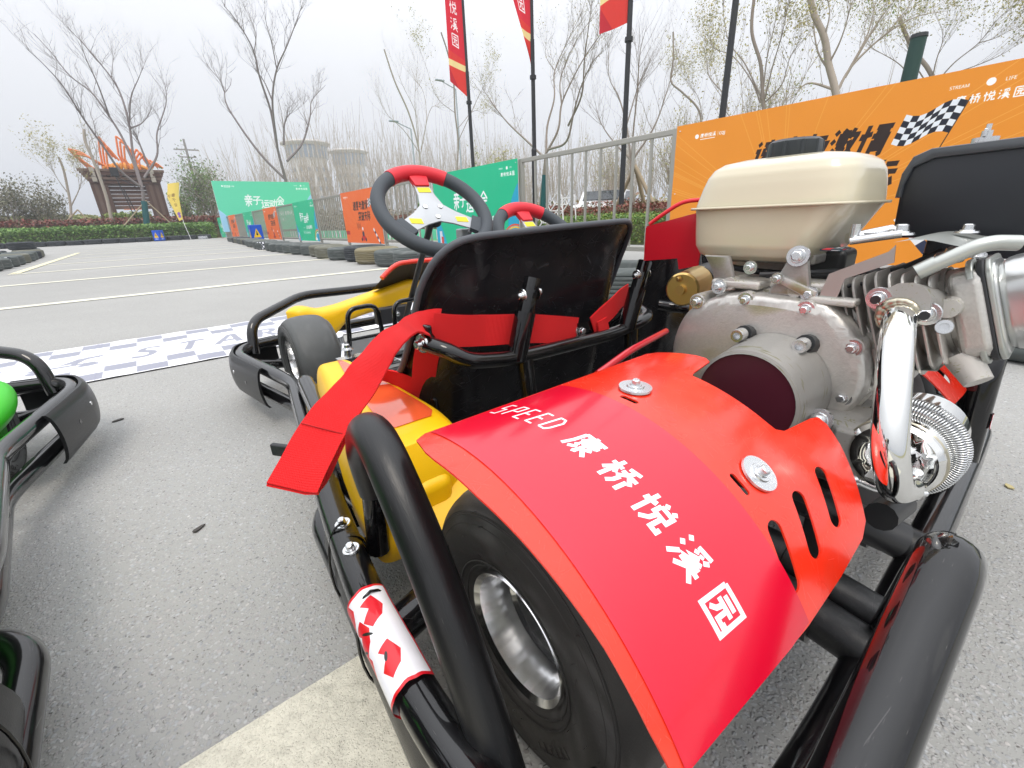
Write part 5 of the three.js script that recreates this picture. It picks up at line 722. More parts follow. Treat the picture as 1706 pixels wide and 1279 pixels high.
function roundBush(x, z, r, y, label) { const g = base('round_bush', x, 0, z, label, 'bush'); const t = shade(new THREE.Mesh(rod(V(0, 0, 0), V(0, y, 0), 0.05, 0.04), barkMat)); t.name = 'trunk'; g.add(t); const f = shade(new THREE.Mesh(leafGeo(3500, () => { const d = V(rr(-1, 1), rr(-1, 1), rr(-1, 1)); d.normalize().multiplyScalar(r * Math.pow(rnd(), 0.3) * (1 + 0.15 * noise(d.x * 3, d.y * 3, d.z * 3))); d.y += y; return d; }, 0.09, GREEN), leafMat)); f.name = 'crown'; g.add(f); }
roundBush(9.3, -16.6, 0.5, 1.05, 'round green bush seen through the near steering wheel');
// trees drawn limb by limb: axis kept constant, its value, then limbs as pairs (along, height)
const LIMBS = {
  T1: [2, -41, '0.49 0.36 0.78 2.18 0.98 3.2|0.97 3.27 0.96 4.99 0.78 6.64 0.49 7.75 -.05 9.21 -.81 10.04 -1.38 11.35 -1.88 12.31|1.01 3.4 1.09 5.48 1.39 7.38 1.44 9.39 1.22 10.33 0.69 11.5 0.23 12.41 -.27 13.09|0.88 3.52 0.16 4.37 -.29 5.65 -.82 7.19 -1.22 8.65 -1.67 9.52 -2.22 10.24|1.28 4.02 2.4 5.54 2.75 6.89 3.84 9 4.12 10.29|1.39 7.38 1.94 9.01 2.64 10.1 3.18 10.94|0.49 7.75 0.4 9.48 0.22 10.81 0.25 11.53|1.27 10.34 1.56 11.22 1.87 12|1.72 4.65 1.6 6.22 1.59 6.58|1.33 7.14 2.03 7.43 2.59 7.94'],
  T2: [2, -36, '8.79 2.43 8.97 3.67|8.95 3.62 8.76 5.49 8.72 7.63 8.39 9.4 8.31 10.59 7.95 11.48 7.38 12.29 7.12 12.54|8.95 3.62 7.93 5.09 7.05 7.03 6.67 8.32 6.77 9.2 6.49 10.31|8.76 5.49 8.82 8.11 9.3 9.74 10.04 10.96 10.83 12.39 11.24 13.22|9.25 4.77 10.55 5.96 11.61 7.9 11.91 8.78 13.24 10.02|8.31 10.59 8.65 11.59 8.58 12.31 8.5 12.9|7.95 11.48 7.94 12.39 7.89 13.08|8.82 8.11 8.59 9.21 8.25 9.83|9.2 5.76 9.64 7.24 10.28 7.9|9.3 9.74 9.22 11.05 9.08 11.98 9.17 12.93'],
  T4: [0, 9.5, '-10.33 0.92 -10.19 1.61 -10.09 2.17|-10.09 2.17 -9.76 2.72 -9.76 3.33 -9.54 3.78 -9.18 4.3 -8.72 4.75 -8.43 5.19|-10.09 2.17 -10.29 2.89 -10.23 3.56 -10.46 4.31 -10.13 5.02 -9.82 5.55|-10.01 2.26 -9.16 2.34 -8.81 2.93 -8.49 3.39 -8.06 3.74 -7.66 3.88|-10.18 2.08 -10.77 2.56 -11.48 3.14 -12.02 3.71 -12.34 4.13|-9.76 3.33 -9.99 3.97 -9.68 4.69 -9.06 5.31|-9.38 2.75 -8.68 3.3 -8.45 3.95 -8.11 4.64 -7.95 4.96|-10.46 4.31 -10.94 4.79 -11.01 5.13'],
  T5: [0, 8.6, '-6.38 0.69 -6.44 1.14 -6.49 1.54|-6.49 1.54 -6.7 2.25 -7 2.86 -7.29 3.25 -7.38 3.92|-6.47 1.53 -6.43 2.14 -6.34 2.8 -6.29 3.43 -6.14 3.81|-6.5 1.58 -7.01 1.99 -7.43 2.45 -7.62 2.87|-6.44 1.57 -6.09 2.15 -5.96 2.79 -5.89 3.46|-6.7 2.25 -6.6 3.03 -6.4 3.56'],
  T3: [2, -24, '15.45 3.17 15.67 4.76 15.6 6.16 15.64 7.9 15.38 9.06 15.09 9.81|15.67 4.76 16.74 6.67 17.39 7.74 17.88 8.49|15.6 6.16 14.63 6.84 14.2 8.43 13.99 9.1|15.66 5.37 17.3 6.52 18.02 6.39'],
  T3b: [2, -26, '14.15 3.33 14.17 4.52 13.76 6.34 13.1 7.82 12.7 9.2|14.17 4.52 14.41 6.4 13.84 7.92 13.63 9.02|14.21 4.31 13.25 5.39 12.15 6.19 11.72 7.19|14.27 4.31 15.21 6.48 15.24 7.9 14.78 8.33|14.22 4.94 14.09 6.97 14.35 8.94|14.3 4.52 14.96 6.66 15.62 6.52'],
  T6: [0, 10.5, '-4.71 2.34 -4.78 2.65 -4.9 3.18 -5.16 3.78 -5.2 4.3 -5.18 4.43|-4.75 2.5 -5.21 3.26 -5.58 3.71 -5.78 4.28 -5.82 4.57|-4.73 2.49 -4.6 3.01 -4.45 3.48 -4.37 3.85 -4.27 4.1|-4.77 2.57 -4.79 3.23 -4.73 3.83 -4.72 4.22|-4.8 2.5 -5.03 2.92 -5.5 3.47 -5.94 3.74 -6.05 4.21|-5.45 2.47 -5.68 2.83 -6.23 3.34 -6.42 3.7 -6.61 4.03|-4.71 2.49 -4.43 2.72 -4.32 3.18 -4.17 3.34'],
  T7: [0, 11, '-3.61 2.37 -3.69 2.63 -3.85 3 -4 3.45 -4.27 3.92 -4.4 4.28|-3.62 2.51 -3.52 2.86 -3.31 3.13 -3.06 3.37 -2.91 3.63 -2.86 3.75|-3.85 3 -3.7 3.3 -3.61 3.66 -3.59 4.02|-3.52 2.86 -3.36 3.37 -3.36 3.83|-3.21 3.23 -2.97 3.35 -2.67 3.41 -2.29 3.35|-4 3.45 -3.97 3.83 -4.07 4.14|-3.79 2.85 -4.11 3.27 -4.32 3.8 -4.43 4.23|-3.66 2.55 -4.12 2.72 -4.31 2.5|-3.56 2.73 -3.29 3.62 -3.16 3.85'],
  T8: [0, 14, '-2.76 2.72 -2.95 3.11 -3.24 3.48 -3.51 3.9 -3.69 4.25|-2.85 2.81 -2.85 3.27 -2.82 3.56 -2.88 3.83|-3.1 2.87 -3.5 3.35 -4.04 3.77 -4.23 3.94|-2.78 2.84 -2.55 3.13 -2.24 3.37 -2.03 3.69 -1.79 3.85|-2.67 2.93 -2.3 2.99 -1.88 3.11 -1.63 3.28|-2.24 3.37 -2.01 3.38 -1.8 3.46|-2.97 2.92 -3.31 3.46 -3.42 3.8'],
  T9: [0, 13, '-7.51 2.87 -7.68 3.21 -8.19 3.67 -8.56 4.01 -8.54 4.51 -8.61 5.18|-7.45 2.86 -7.65 3.46 -7.94 3.77|-6.89 2.77 -6.96 3.22 -7.3 3.64 -7.6 4.04'],
  TL: [2, -44, '-3.67 0.25 -3.12 2.36 -2.91 3.68 -2.79 4.78 -2.81 5.43|-3.12 2.36 -2.22 3.69 -1.69 5|-3.02 3.31 -3.25 4.22 -3.27 5.12'],
  TL2: [2, -42.5, '-1.21 1.11 -1.05 2.84 -1.04 3.96 -1.08 5.22 -1.16 6.27 -1.02 6.97|-1 3.88 -.87 5.41 -.67 6.13|-1.08 5.22 -.92 6.29 -.4 6.56'],
};
function tubeOf(pts, r0, r1, n) { return sweep(pts, (t) => lerp(r0, r1, t), n, false, false); }
function grow(g, p, dir, len, r, depth, out, leafAt, up) {
  const pts = [p.clone()], d = dir.clone(), k = 4; let q = p.clone();
  for (let i = 0; i < k; i++) { d.add(V(rr(-0.22, 0.22), rr(-0.1, 0.2) + up, rr(-0.22, 0.22))).normalize(); q = q.clone().addScaledVector(d, len / k); pts.push(q); }
  out.push(tubeOf(pts, r, r * 0.35, depth > 1 ? 4 : 3)); if (depth <= 1) leafAt.push(pts[2], pts[3], pts[4]);
  if (depth > 0) for (let i = 0; i < 3 + (rnd() * 2 | 0); i++) { const a = 1 + Math.floor(rnd() * 4), b = d.clone().add(V(rr(-1, 1), rr(-0.4, 0.7), rr(-1, 1)).multiplyScalar(1.05)).normalize(); grow(g, pts[Math.min(a, 4)], b, len * rr(0.45, 0.7), r * 0.5, depth - 1, out, leafAt, up); }
}
function limbTree(key, label, r, bark, twigLen, opt = {}) {
  r *= 0.84;
  const [ax, c, text] = LIMBS[key], lines = text.split('|').map((l) => { const n = l.split(' ').map(Number), o = []; for (let i = 0; i < n.length; i += 2) o.push(ax === 2 ? V(n[i], n[i + 1], c) : V(c, n[i + 1], n[i])); return o; });
  const root = lines[0][0].clone(); const g = base('tree', root.x, 0, root.z, label, 'tree', 'trees round the lot'), hub = lines[0][lines[0].length - 1];
  const low = lines[0][0].y, H = Math.max(...lines.flat().map((p) => p.y));
  if (low > 0) lines[0].unshift(V(lines[0][0].x, 0, lines[0][0].z));
  const trunk = [], twigs = [], leafAt = [], known = [];
  lines.forEach((l, li) => {
    const off = li ? rr(-1, 1) * 0.4 : 0; let e0 = 0, best = 1e9; // limbs spread in depth too, each from where it leaves its parent
    for (const [p, e] of known) { const d = p.distanceTo(l[0]); if (d < best) { best = d; e0 = e; } }
    const P = l.map((p) => { const q = p.clone(), e = e0 + p.distanceTo(l[0]) * off; known.push([p.clone(), e]); if (ax === 2) q.z += e; else q.x += e; return q.sub(g.position); });
    for (let i = 1; i < l.length; i++) for (const t of [0.25, 0.5, 0.75]) { const p = l[i - 1].clone().lerp(l[i], t); known.push([p, e0 + p.distanceTo(l[0]) * off]); }
    const C = curve(P, 5 * P.length), fr = (p) => Math.max(0.12, 1 - (p.y - Math.min(low, 0)) / (H * 1.05)), r0 = li ? r * Math.min(0.75, fr(P[0]) * 0.85) : r, r1 = li ? r0 * 0.12 : r * 0.72;
    trunk.push(tubeOf(C, r0, r1, 7));
    if (li) for (let i = 0; i < (opt.n || 14) * 0.8; i++) { const t = Math.pow(rnd(), 0.6), k = Math.min(C.length - 2, Math.floor(lerp(0.25, 1, t) * (C.length - 1))), tan = C[k + 1].clone().sub(C[k]).normalize(); grow(g, C[k], tan.add(V(rr(-1, 1), rr(-0.1, 0.7), rr(-1, 1)).multiplyScalar(opt.spread || 0.95)).normalize(), twigLen * rr(0.6, 1.3), r0 * lerp(0.3, 0.12, t), opt.depth ?? 1, twigs, leafAt, opt.up ?? 0.05); }
  });
  const a = shade(new THREE.Mesh(merge(trunk), bark)); a.name = 'trunk'; g.add(a); const b = shade(new THREE.Mesh(merge(twigs), bark)); b.name = 'crown'; g.add(b);
  if (opt.leaf) { const f = shade(new THREE.Mesh(leafGeo(opt.leaf, () => { const p = leafAt[Math.floor(rnd() * leafAt.length)]; return p.clone().add(V(rr(-1, 1), rr(-1, 1), rr(-1, 1)).multiplyScalar(opt.leafSpread || 0.12)); }, opt.size || 0.06, opt.cols || PALE, 0), leafMat)); f.name = 'buds'; g.add(f); }
  if (opt.stakes) for (const [dx, dz, y] of opt.stakes) { const s = shade(new THREE.Mesh(rod(V(dx, 0, dz), V(hub.x - root.x, y, 0), 0.045, 0.04, 8), M.stakeWood)); s.name = 'stake'; g.add(s); }
  if (opt.wrap) { const w = shade(new THREE.Mesh(rod(V(0, 0.1, 0), hub.clone().sub(g.position).multiplyScalar(opt.wrap), r * 1.35, r * 1.3, 12), std(0.005, 0.09, 0.1, 0.6))); w.name = 'trunk_wrap'; g.add(w); }
  return g;
}
M.stakeWood = std(0.36, 0.29, 0.2, 0.85);
limbTree('T1', 'bare tree in front of the timber gate with teal wrapped trunk and stakes', 0.16, barkDark, 1.5, { n: 15, depth: 2, stakes: [[-2.1, 0.4, 2.6], [2.2, 0.4, 2.6], [0.3, -2, 2.6]], wrap: 0.8 });
limbTree('T2', 'tall bare tree rising behind the mint billboard', 0.17, barkDark, 1.4, { n: 15, depth: 2 });
limbTree('T3', 'slender bare tree left of the farthest red flag', 0.06, barkMat, 1.1, { n: 16, depth: 2, leaf: 1500, size: 0.07 });
limbTree('T3b', 'spreading bare tree above the near steering wheel', 0.065, barkPale, 1.5, { n: 16, depth: 2, up: 0.12 });
limbTree('T4', 'bare many-limbed tree behind the middle flag pole', 0.075, barkMat, 0.8, { n: 17, depth: 2, leaf: 1200, size: 0.035, wrap: 0.75 });
limbTree('T5', 'bare staked tree behind the nearest flag pole', 0.05, barkMat, 0.7, { n: 16, depth: 2, stakes: [[0.1, 0.9, 1.45], [0.1, -0.9, 1.45], [0.8, 0, 1.45]] });
limbTree('T6', 'tree with sparse yellow-green buds above the left of the orange banner', 0.045, barkMat, 0.6, { n: 18, depth: 2, leaf: 3000, size: 0.045, leafSpread: 0.14, up: 0.12 });
limbTree('T7', 'thick forked tree above the middle of the orange banner', 0.085, barkPale, 0.55, { n: 12, depth: 2, leaf: 1800, size: 0.04, cols: PALE.concat(LIME) });
limbTree('T8', 'twiggy leafing tree with long bare boughs above the right of the orange banner', 0.055, barkMat, 0.8, { n: 20, depth: 2, leaf: 5200, size: 0.042, leafSpread: 0.2, cols: PALE.concat([[0.3, 0.34, 0.18]]) });
limbTree('T9', 'thin leafing tree at the top left corner of the orange banner', 0.035, barkMat, 0.8, { n: 20, depth: 2, leaf: 2000, size: 0.045, leafSpread: 0.16 });
limbTree('TL', 'small twiggy tree left of the timber gate, held by stakes', 0.1, barkPale, 1.5, { n: 20, depth: 2, leaf: 1500, size: 0.1, stakes: [[-1.4, 0.5, 2.2], [1.9, 0.5, 2.2]] });
limbTree('TL2', 'pale pollarded tree standing before the timber gate', 0.13, barkPale, 1.2, { n: 14, depth: 2 });
// thin leafing trees and shrubs of the background, each on its own trunk
function bushTree(x, z, h, label, o = {}) {
  const g = base(o.name || 'young_tree', x, 0, z, label, 'tree', o.group || 'young trees in the background'), tr = [], tw = [], lf = [];
  const stems = o.stems || 5; for (let s = 0; s < stems; s++) { const p = V(rr(-0.2, 0.2), 0, rr(-0.2, 0.2)), lean = V(rr(-0.3, 0.3), 1, rr(-0.3, 0.3)).normalize(), e = p.clone().addScaledVector(lean, h * 0.55), m = p.clone().addScaledVector(lean, h * 0.25).add(V(rr(-0.1, 0.1), 0, rr(-0.1, 0.1))); const C = curve([p, m, e], 8); tr.push(tubeOf(C, h * 0.013, h * 0.007, 5)); for (let i = 0; i < (o.n || 9); i++) { const c = C[3 + Math.floor(rnd() * 6)]; grow(g, c, V(rr(-1, 1), rr(0.4, 1.6), rr(-1, 1)).normalize(), h * rr(0.2, 0.4), h * 0.004, o.depth ?? 1, tw, lf, o.up ?? 0.12); } }
  const a = shade(new THREE.Mesh(merge(tr), barkPale)); a.name = 'trunk'; g.add(a); const b = shade(new THREE.Mesh(merge(tw), barkPale)); b.name = 'crown'; g.add(b);
  if (o.leaf) { const f = shade(new THREE.Mesh(leafGeo(o.leaf, () => lf[Math.floor(rnd() * lf.length)].clone().add(V(rr(-1, 1), rr(-1, 1), rr(-1, 1)).multiplyScalar(h * 0.06)), o.size || 0.14, o.cols || PALE, 0), leafMat)); f.name = 'leaves'; g.add(f); }
}
const GREY = [[0.2, 0.2, 0.13], [0.28, 0.27, 0.19], [0.15, 0.16, 0.09]];
for (const [x, z, h] of [[-8.6, -47, 4.4], [-6.9, -46, 4.2], [-5.4, -47, 4.6], [-4.2, -46, 3.9], [-10.2, -48, 5]]) bushTree(x, z, h, 'grey-green leafing shrub on the bank at the left edge', { leaf: 1600, size: 0.16, cols: GREY, group: 'leafing shrubs on the left bank', name: 'leafing_shrub' });
for (const [x, z, h] of [[4.2, -47, 6.2], [5.4, -46, 5.6], [6.6, -48, 5.4], [3.4, -45, 3.4]]) bushTree(x, z, h, 'dense leafing shrub between the timber gate and the mint billboard', { leaf: 2200, size: 0.15, cols: GREY.concat(GREEN), group: 'leafing shrubs left of the billboard', name: 'leafing_shrub' });
for (const [x, z, h] of [[13.5, -17.6, 3.8], [15, -18.5, 3.6]]) bushTree(x, z, h, 'small leafing tree left of the middle flag, beyond the court', { leaf: 1800, size: 0.09, group: 'small leafing trees beyond the court' });
for (const [x, z, h] of [[15.2, -12.5, 3.5], [16, -9.8, 4], [12.5, -7.5, 3.3], [14.2, -6.2, 4.2]]) bushTree(x, z, h, 'twiggy young tree seen through the open bars beside the orange banner', { leaf: 900, size: 0.06, group: 'young trees seen through the bars', depth: 2 });
// the far wood: thousands of bare whips that read as one mass
{
  const list = [], whip = (x, z, h) => { const n = 2 + (rnd() * 3 | 0), p0 = V(x, 0, z); for (let i = 0; i < n; i++) { const b = V(x + rr(-0.1, 0.1), h * rr(0, 0.25), z), e = V(x + rr(-0.17, 0.17) * h, h * rr(0.7, 1), z + rr(-0.1, 0.1) * h), m = b.clone().lerp(e, 0.5).add(V(rr(-0.3, 0.3), 0, 0)); list.push(sweep([b, m, e], (t) => lerp(0.034, 0.01, t), 3, false, false)); for (let k = 0; k < 3; k++) { const s = b.clone().lerp(e, rr(0.25, 0.8)); list.push(sweep([s, s.clone().add(V(rr(-0.9, 0.9), rr(0.8, 2.2), rr(-0.5, 0.5)))], (t) => lerp(0.016, 0.006, t), 3, false, false)); } } };
  for (let i = 0; i < 270; i++) { const x = rr(6, 46), z = rr(-64, -48); whip(x, z, rr(7, 14.5) * (x < 12 ? 0.7 : 1)); }
  for (let i = 0; i < 220; i++) { const a = rr(0, 1), x = lerp(30, 48, a) + rr(-3, 3), z = lerp(-46, -6, a) + rr(-4, 4); whip(x, z, rr(5.5, 10)); }
  const m = mesh('far_wood', merge(list), std(0.5, 0.45, 0.38, 0.95)); tag(m, 'mass of thin bare saplings far behind the fence', 'wood', null, 'stuff');
}
{ // brushwood and dry grass banks under the wood
  const put = (x0, x1, z0, z1, h) => () => { const x = rr(x0, x1), z = rr(z0, z1); return V(x, Math.pow(rnd(), 1.5) * h * (0.7 + 0.5 * noise(x * 0.4, z * 0.4)), z); };
  const a = mesh('brushwood', leafGeo(22000, put(5, 46, -60, -46, 2.6), 0.35, [[0.24, 0.2, 0.13], [0.2, 0.19, 0.1], [0.3, 0.24, 0.16]]), leafMat); tag(a, 'dry brown brushwood at the foot of the far wood', 'brushwood', null, 'stuff');
  const b = mesh('brushwood', leafGeo(16000, put(17, 46, -44, 4, 1.6), 0.3, [[0.34, 0.22, 0.14], [0.3, 0.24, 0.12], [0.22, 0.22, 0.1]]), leafMat); tag(b, 'russet brushwood seen through the open fence bars', 'brushwood', null, 'stuff');
  const bank = grid(60, 16, (u, v) => { const x = lerp(-60, 4, u), z = lerp(-45, -75, v); return V(x, Math.max(0, Math.sin(Math.min(1, v * 2.2) * Math.PI / 2)) * 2.4 * (0.75 + 0.3 * noise(x * 0.1, z * 0.1)) * Math.min(1, (3 - x) / 6) - 0.02, z); });
  const m = mesh('grass_bank', bank, soil); m.userData = { kind: 'structure' };
  const gb = mesh('bank_grass', leafGeo(30000, () => { const u = rnd(), v = rnd() * 0.7, x = lerp(-26, 2, u), z = lerp(-45, -75, v); return V(x, Math.max(0, Math.sin(Math.min(1, v * 2.2) * Math.PI / 2)) * 2.4 * (0.75 + 0.3 * noise(x * 0.1, z * 0.1)) * Math.min(1, (3 - x) / 6) + rr(0, 0.3), z); }, 0.34, [[0.27, 0.3, 0.09], [0.22, 0.26, 0.08], [0.32, 0.3, 0.12]]), leafMat); tag(gb, 'yellow-green grass on the bank behind the left hedge', 'grass', null, 'stuff');
}
// ---------------------------------------------------------------- timber gate with orange sculpture
{
  const wood = std(0.1, 0.05, 0.035, 0.8, 0, { bumpMap: again(grainTex, 1, 8), bumpScale: 0.01 }), wood2 = std(0.16, 0.1, 0.075, 0.85), pale = std(0.42, 0.38, 0.33, 0.8), org = std(0.78, 0.22, 0.06, 0.5);
  const g = base('timber_gate', 0.3, 0, -52, 'dark timber gate with stacked beams and an orange branch sculpture on top', 'gate');
  const add = (n, ge, m) => { const q = shade(new THREE.Mesh(Array.isArray(ge) ? merge(ge) : ge, m)); q.name = n; g.add(q); return q; };
  for (const s of [-1, 1]) { add('leg', box(1.05, 4.6, 1.6, s * 1.75, 2.3, 0), wood2); for (let i = 0; i < 3; i++) { add('corner_block', box(0.3, 0.34, 0.4, s * 1.9, 4.7 + i * 0.36, 0.95, 0.02), pale); } for (let k = 0; k < 6; k++) add('plank', box(0.02, 4.5, 0.14, s * 1.75 + s * 0.54, 2.3, -0.65 + k * 0.26), wood); for (let k = 0; k < 5; k++) add('plank', box(0.17, 4.5, 0.03, s * 1.75 - 0.42 + k * 0.21, 2.3, 0.815), k % 2 ? wood2 : wood); }
  for (let i = 0; i < 4; i++) { add('beam', box(4.6 + i * 0.32, 0.2, 0.22, 0, 4.5 + i * 0.3, 0.75 + 0.05 * i, 0.02), i % 2 ? wood2 : wood); add('beam', box(4.6 + i * 0.32, 0.2, 0.22, 0, 4.5 + i * 0.3, -0.75, 0.02), wood); }
  for (let i = 0; i < 9; i++) add('crossbeam', box(0.16, 0.16, 2.4, -2 + i * 0.5, 5.1, 0, 0.01), wood);
  for (let i = 0; i < 7; i++) add('lintel_plank', box(2.6, 0.27, 0.06, 0, 2.6 + i * 0.3, 0.4 + (i % 2) * 0.02), i % 3 ? wood : wood2);
  add('slogan_board', box(1.4, 0.05, 0.4, 0, 2.45, 0.45), org);
  const q = []; for (const [x0, pts] of [[-2, [[-0.6, 0.9], [-0.9, 1.5], [-0.2, 1.3], [0.7, 0.4]]], [-1.2, [[0.2, 1.6], [0.4, 2.5], [0.9, 1.0]]], [0.3, [[-0.2, 1.2], [0.0, 2.6], [0.4, 2.2], [0.6, 0.8]]], [0.9, [[0.1, 1.1], [0.5, 1.7], [0.9, 0.6]]], [1.6, [[0.3, 0.6], [0.5, 0.9], [0.9, 0.3]]]]) for (let r = 0; r < 3; r++) q.push(pipe([V(x0 + r * 0.16, 5.5, -0.3 + r * 0.3), ...pts.map(([a, b]) => V(x0 + a + r * 0.16, 5.5 + b * (1 - r * 0.15), -0.3 + r * 0.3))], 0.07, 0.1, 6));
  q.forEach((ge) => add('sculpture_branch', ge, org)); for (let i = 0; i < 9; i++) { const s = new THREE.Mesh(new THREE.SphereGeometry(0.3, 10, 8).scale(0.5, 1.2, 0.5).rotateZ((i - 4) * 0.25).translate(-0.9 + i * 0.3, 5.75, 0.1 * (i % 3)), std(0.85, 0.36, 0.06, 0.5)); s.name = 'sculpture_petal'; shade(s); g.add(s); }
}
{ // floodlight on slim legs before the gate
  const g = base('floodlight_stand', 0.2, 0, -42.2, 'black floodlight on two slim poles left of the teal wrapped tree', 'floodlight');
  for (const [n, ge] of [['head', box(0.45, 0.55, 0.25, -0.4, 4.45, 0, 0.03)], ['pole', rod(V(0.1, 0, 0), V(-0.4, 4.2, 0), 0.03)], ['pole', rod(V(0.4, 0, 0), V(-0.2, 3.4, 0), 0.03)], ['arm', rod(V(-0.4, 4.2, 0), V(0.55, 3.5, 0), 0.025)], ['foot', box(0.7, 0.05, 0.3, 0.25, 0.025, 0)]]) { const m = shade(new THREE.Mesh(ge, M.poleBlack)); m.name = n; g.add(m); }
}
// round towers in the haze
for (const [x, z, r, h, l] of [[59, -198, 6.6, 31.5, 'round tower with a flared top, left of its twin in the haze'], [78, -205, 5.9, 30.5, 'round tower with a flared top, right of its twin in the haze']]) {
  const g = base('round_tower', x, 0, z, l, 'tower', 'round towers in the distance'), c = std(0.62, 0.6, 0.57, 0.8), d = std(0.24, 0.33, 0.44, 0.35);
  const put = (n, ge, m) => { const q = shade(new THREE.Mesh(ge, m)); q.name = n; g.add(q); return q; };
  put('shaft', new THREE.LatheGeometry([[r, 0], [r, h - 8], [r * 1.06, h - 6.5]].map((p) => new THREE.Vector2(...p)), 40), c);
  put('glazed_drum', new THREE.CylinderGeometry(r * 1.15, r * 1.08, 4.2, 40).translate(0, h - 4.4, 0), d);
  put('roof', new THREE.LatheGeometry([[r * 1.1, h - 2.3], [r * 1.36, h - 1.5], [r * 1.38, h - 0.9], [r * 1.1, h - 0.4], [r * 0.6, h], [0, h + 0.2]].map((p) => new THREE.Vector2(...p)), 40), c);
  for (let i = 0; i < 28; i++) { const a = i / 28 * 6.283; put('mullion', box(0.4, 4.2, 0.4, Math.cos(a) * r * 1.13, h - 4.4, Math.sin(a) * r * 1.13), c); }
  for (let f = 0; f < 5; f++) for (let i = 0; i < 14; i++) { const a = i / 14 * 6.283 + 0.1; if (Math.sin(a) > -0.2) put('window', box(0.9, 1.4, 0.3, 0, 0, 0).rotateY(-a + Math.PI / 2).translate(Math.cos(a) * r, h - 10.5 - f * 3.4, Math.sin(a) * r), d); }
}
{ // lattice mast in the haze, left
  const g = base('lattice_mast', -3.3, 0, -150, 'thin lattice mast standing far off in the haze at the left', 'mast'), put = (n, ge) => { const q = shade(new THREE.Mesh(ge, std(0.42, 0.43, 0.45, 0.7))); q.name = n; g.add(q); };
  for (const [a, b] of [[-1, -1], [1, -1], [1, 1], [-1, 1]]) put('leg', rod(V(a * 0.7, 0, b * 0.7), V(a * 0.4, 34, b * 0.4), 0.07, 0.05, 6)); for (let i = 0; i < 18; i++) { const y = 1 + i * 2, w = lerp(0.7, 0.4, y / 34); if (y < 32) put('brace', rod(V(-w, y, w), V(w, y + 2, w), 0.04, 0.04, 5)); }
}
{ const g = base('utility_pole', 6.2, 0, -62, 'grey utility pole with crossarms right of the timber gate', 'pole'), put = (n, ge) => { const q = shade(new THREE.Mesh(ge, std(0.3, 0.29, 0.28, 0.8))); q.name = n; g.add(q); }; put('pole', rod(V(0, 0, 0), V(0, 9.6, 0), 0.16, 0.1)); put('crossarm', box(2.2, 0.12, 0.12, 0, 8.6, 0)); put('crossarm', box(1.5, 0.1, 0.1, 0, 7.9, 0)); }
for (const [x, z, h, s, l] of [[21, -32, 9.6, 1, 'pale street lamp between the first trees and the flags, the taller'], [17.5, -33, 6.9, 1, 'pale street lamp left of the farthest flag pole, the lower']]) { const g = base('street_lamp', x, 0, z, l, 'street lamp', 'street lamps in the haze'), put = (n, ge) => { const q = shade(new THREE.Mesh(ge, std(0.36, 0.42, 0.46, 0.6))); q.name = n; g.add(q); }; put('pole', rod(V(0, 0, 0), V(0, h, 0), 0.08, 0.05)); put('arm', rod(V(0, h, 0), V(-1.1, h + 0.35, 0), 0.035)); put('lamp_head', box(0.7, 0.1, 0.24, -1.3, h + 0.4, 0, 0.04)); }
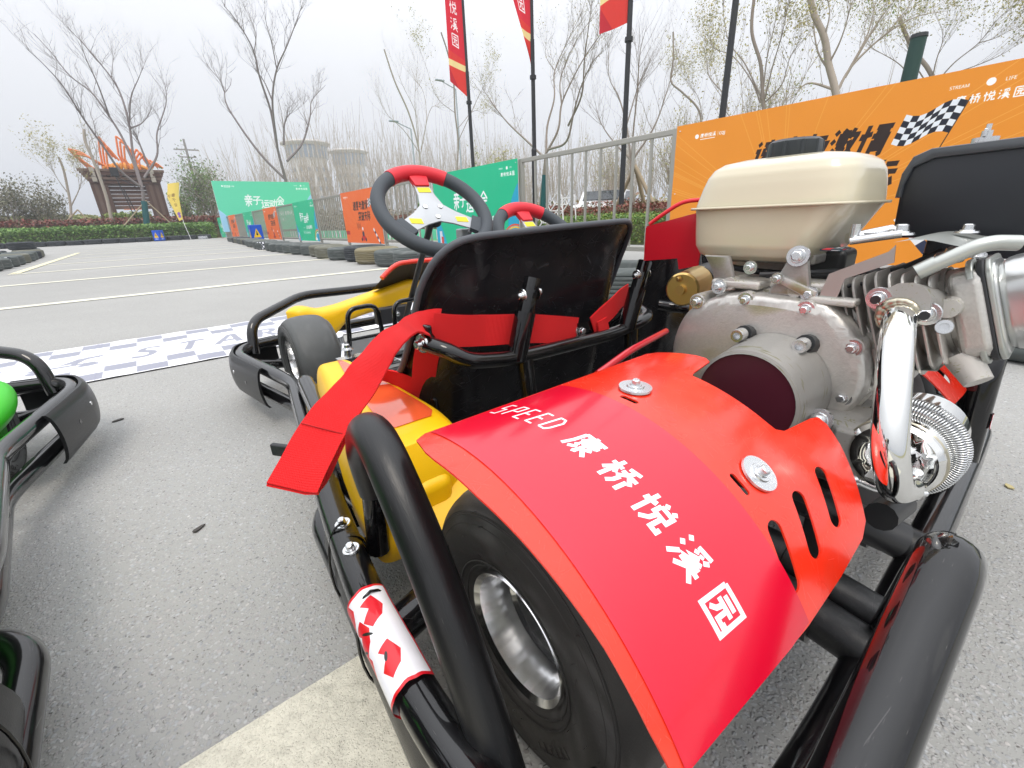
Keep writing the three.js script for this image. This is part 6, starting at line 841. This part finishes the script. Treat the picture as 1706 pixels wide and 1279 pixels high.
// white car parked behind the red border
{
  const g = base('parked_car', 15.2, 0, -12.6, 'white parked car behind the red-leaved border', 'car'); g.rotation.y = 0.5;
  const put = (n, ge, m, p = g) => { const q = shade(new THREE.Mesh(ge, m)); q.name = n; p.add(q); return q; };
  const prof = [[-2.1, 0.35], [-2.15, 0.7], [-2, 0.88], [-1.2, 0.95], [-0.55, 1.38], [0.7, 1.42], [1.5, 1.02], [2.1, 0.92], [2.18, 0.6], [2.1, 0.35]];
  put('body', plate(prof, 1.75, 0.08).translate(0, 0, -0.875), std(0.75, 0.76, 0.77, 0.25, 0, { clearcoat: 1 }));
  for (const s of [-1, 1]) { put('side_window', plate([[-1.0, 0.98], [-0.48, 1.32], [0.66, 1.36], [1.25, 1.02]], 0.02).translate(0, 0, s > 0 ? 0.87 : -0.885), std(0.02, 0.025, 0.03, 0.08)); for (const x of [-1.3, 1.35]) { const w = put('wheel', rod(V(x, 0.32, s * 0.7), V(x, 0.32, s * 0.88), 0.32, 0.32, 24), M.rubber); put('rim', rod(V(x, 0.32, s * 0.87), V(x, 0.32, s * 0.895), 0.2, 0.18, 20), M.alu, w); } put('headlight', box(0.1, 0.14, 0.35, 2.1, 0.75, s * 0.6, 0.03), M.white); }
  put('windscreen', box(0.03, 0.62, 1.5, 0, 0, 0).rotateZ(1.1).translate(1.14, 1.25, 0), std(0.02, 0.025, 0.03, 0.08)); put('rear_window', box(0.03, 0.6, 1.4, 0, 0, 0).rotateZ(-1.0).translate(-0.9, 1.2, 0), std(0.02, 0.025, 0.03, 0.08));
}
{ // white climbing frame leaning up behind the fence
  const g = base('climbing_ladder', 6.2, 0, -6.6, 'white metal ladder frame sloping up behind the open fence bars', 'ladder'), put = (n, ge) => { const q = shade(new THREE.Mesh(ge, M.white)); q.name = n; g.add(q); };
  const a = V(0, 0.02, -0.55), b = V(0, 0.86, 0.42), o = V(0.0, 0.1, -0.06), w = V(0.34, 0, 0);
  for (const e of [V(0, 0, 0), w]) { put('rail', rod(a.clone().add(e), b.clone().add(e), 0.012)); put('rail', rod(a.clone().add(e).add(o), b.clone().add(e).add(o), 0.012)); put('leg', rod(b.clone().add(e), V(e.x, 0, 0.5), 0.012)); }
  for (let i = 0; i < 8; i++) { const p = a.clone().lerp(b, (i + 0.5) / 8); put('rung', rod(p, p.clone().add(w), 0.01)); put('strut', rod(p, p.clone().add(o), 0.008)); put('strut', rod(p.clone().add(w), p.clone().add(w).add(o), 0.008)); }
}
for (let i = 0; i < 9; i++) { const g = base('court_board', 6.3, 0, -11.2 - i * 2.05, ['mint', 'mint'][0] + ' green low board along the sports court edge', 'board', 'low boards along the court'); const m = shade(new THREE.Mesh(box(0.05, 0.26, 1.95, 0, 0.17, 0, 0.01), std(0.1, 0.6, 0.34, 0.5))); m.name = 'panel'; g.add(m); for (let k = 0; k < 4; k++) { const f = shade(new THREE.Mesh(box(0.06, 0.24, 0.1, -0.004, 0.16, -0.75 + k * 0.5), M.white)); f.name = 'white_stripe'; g.add(f); } }
scene.fog = new THREE.FogExp2(0xe4e9f1, 0.0021);
renderer.render(scene, camera);
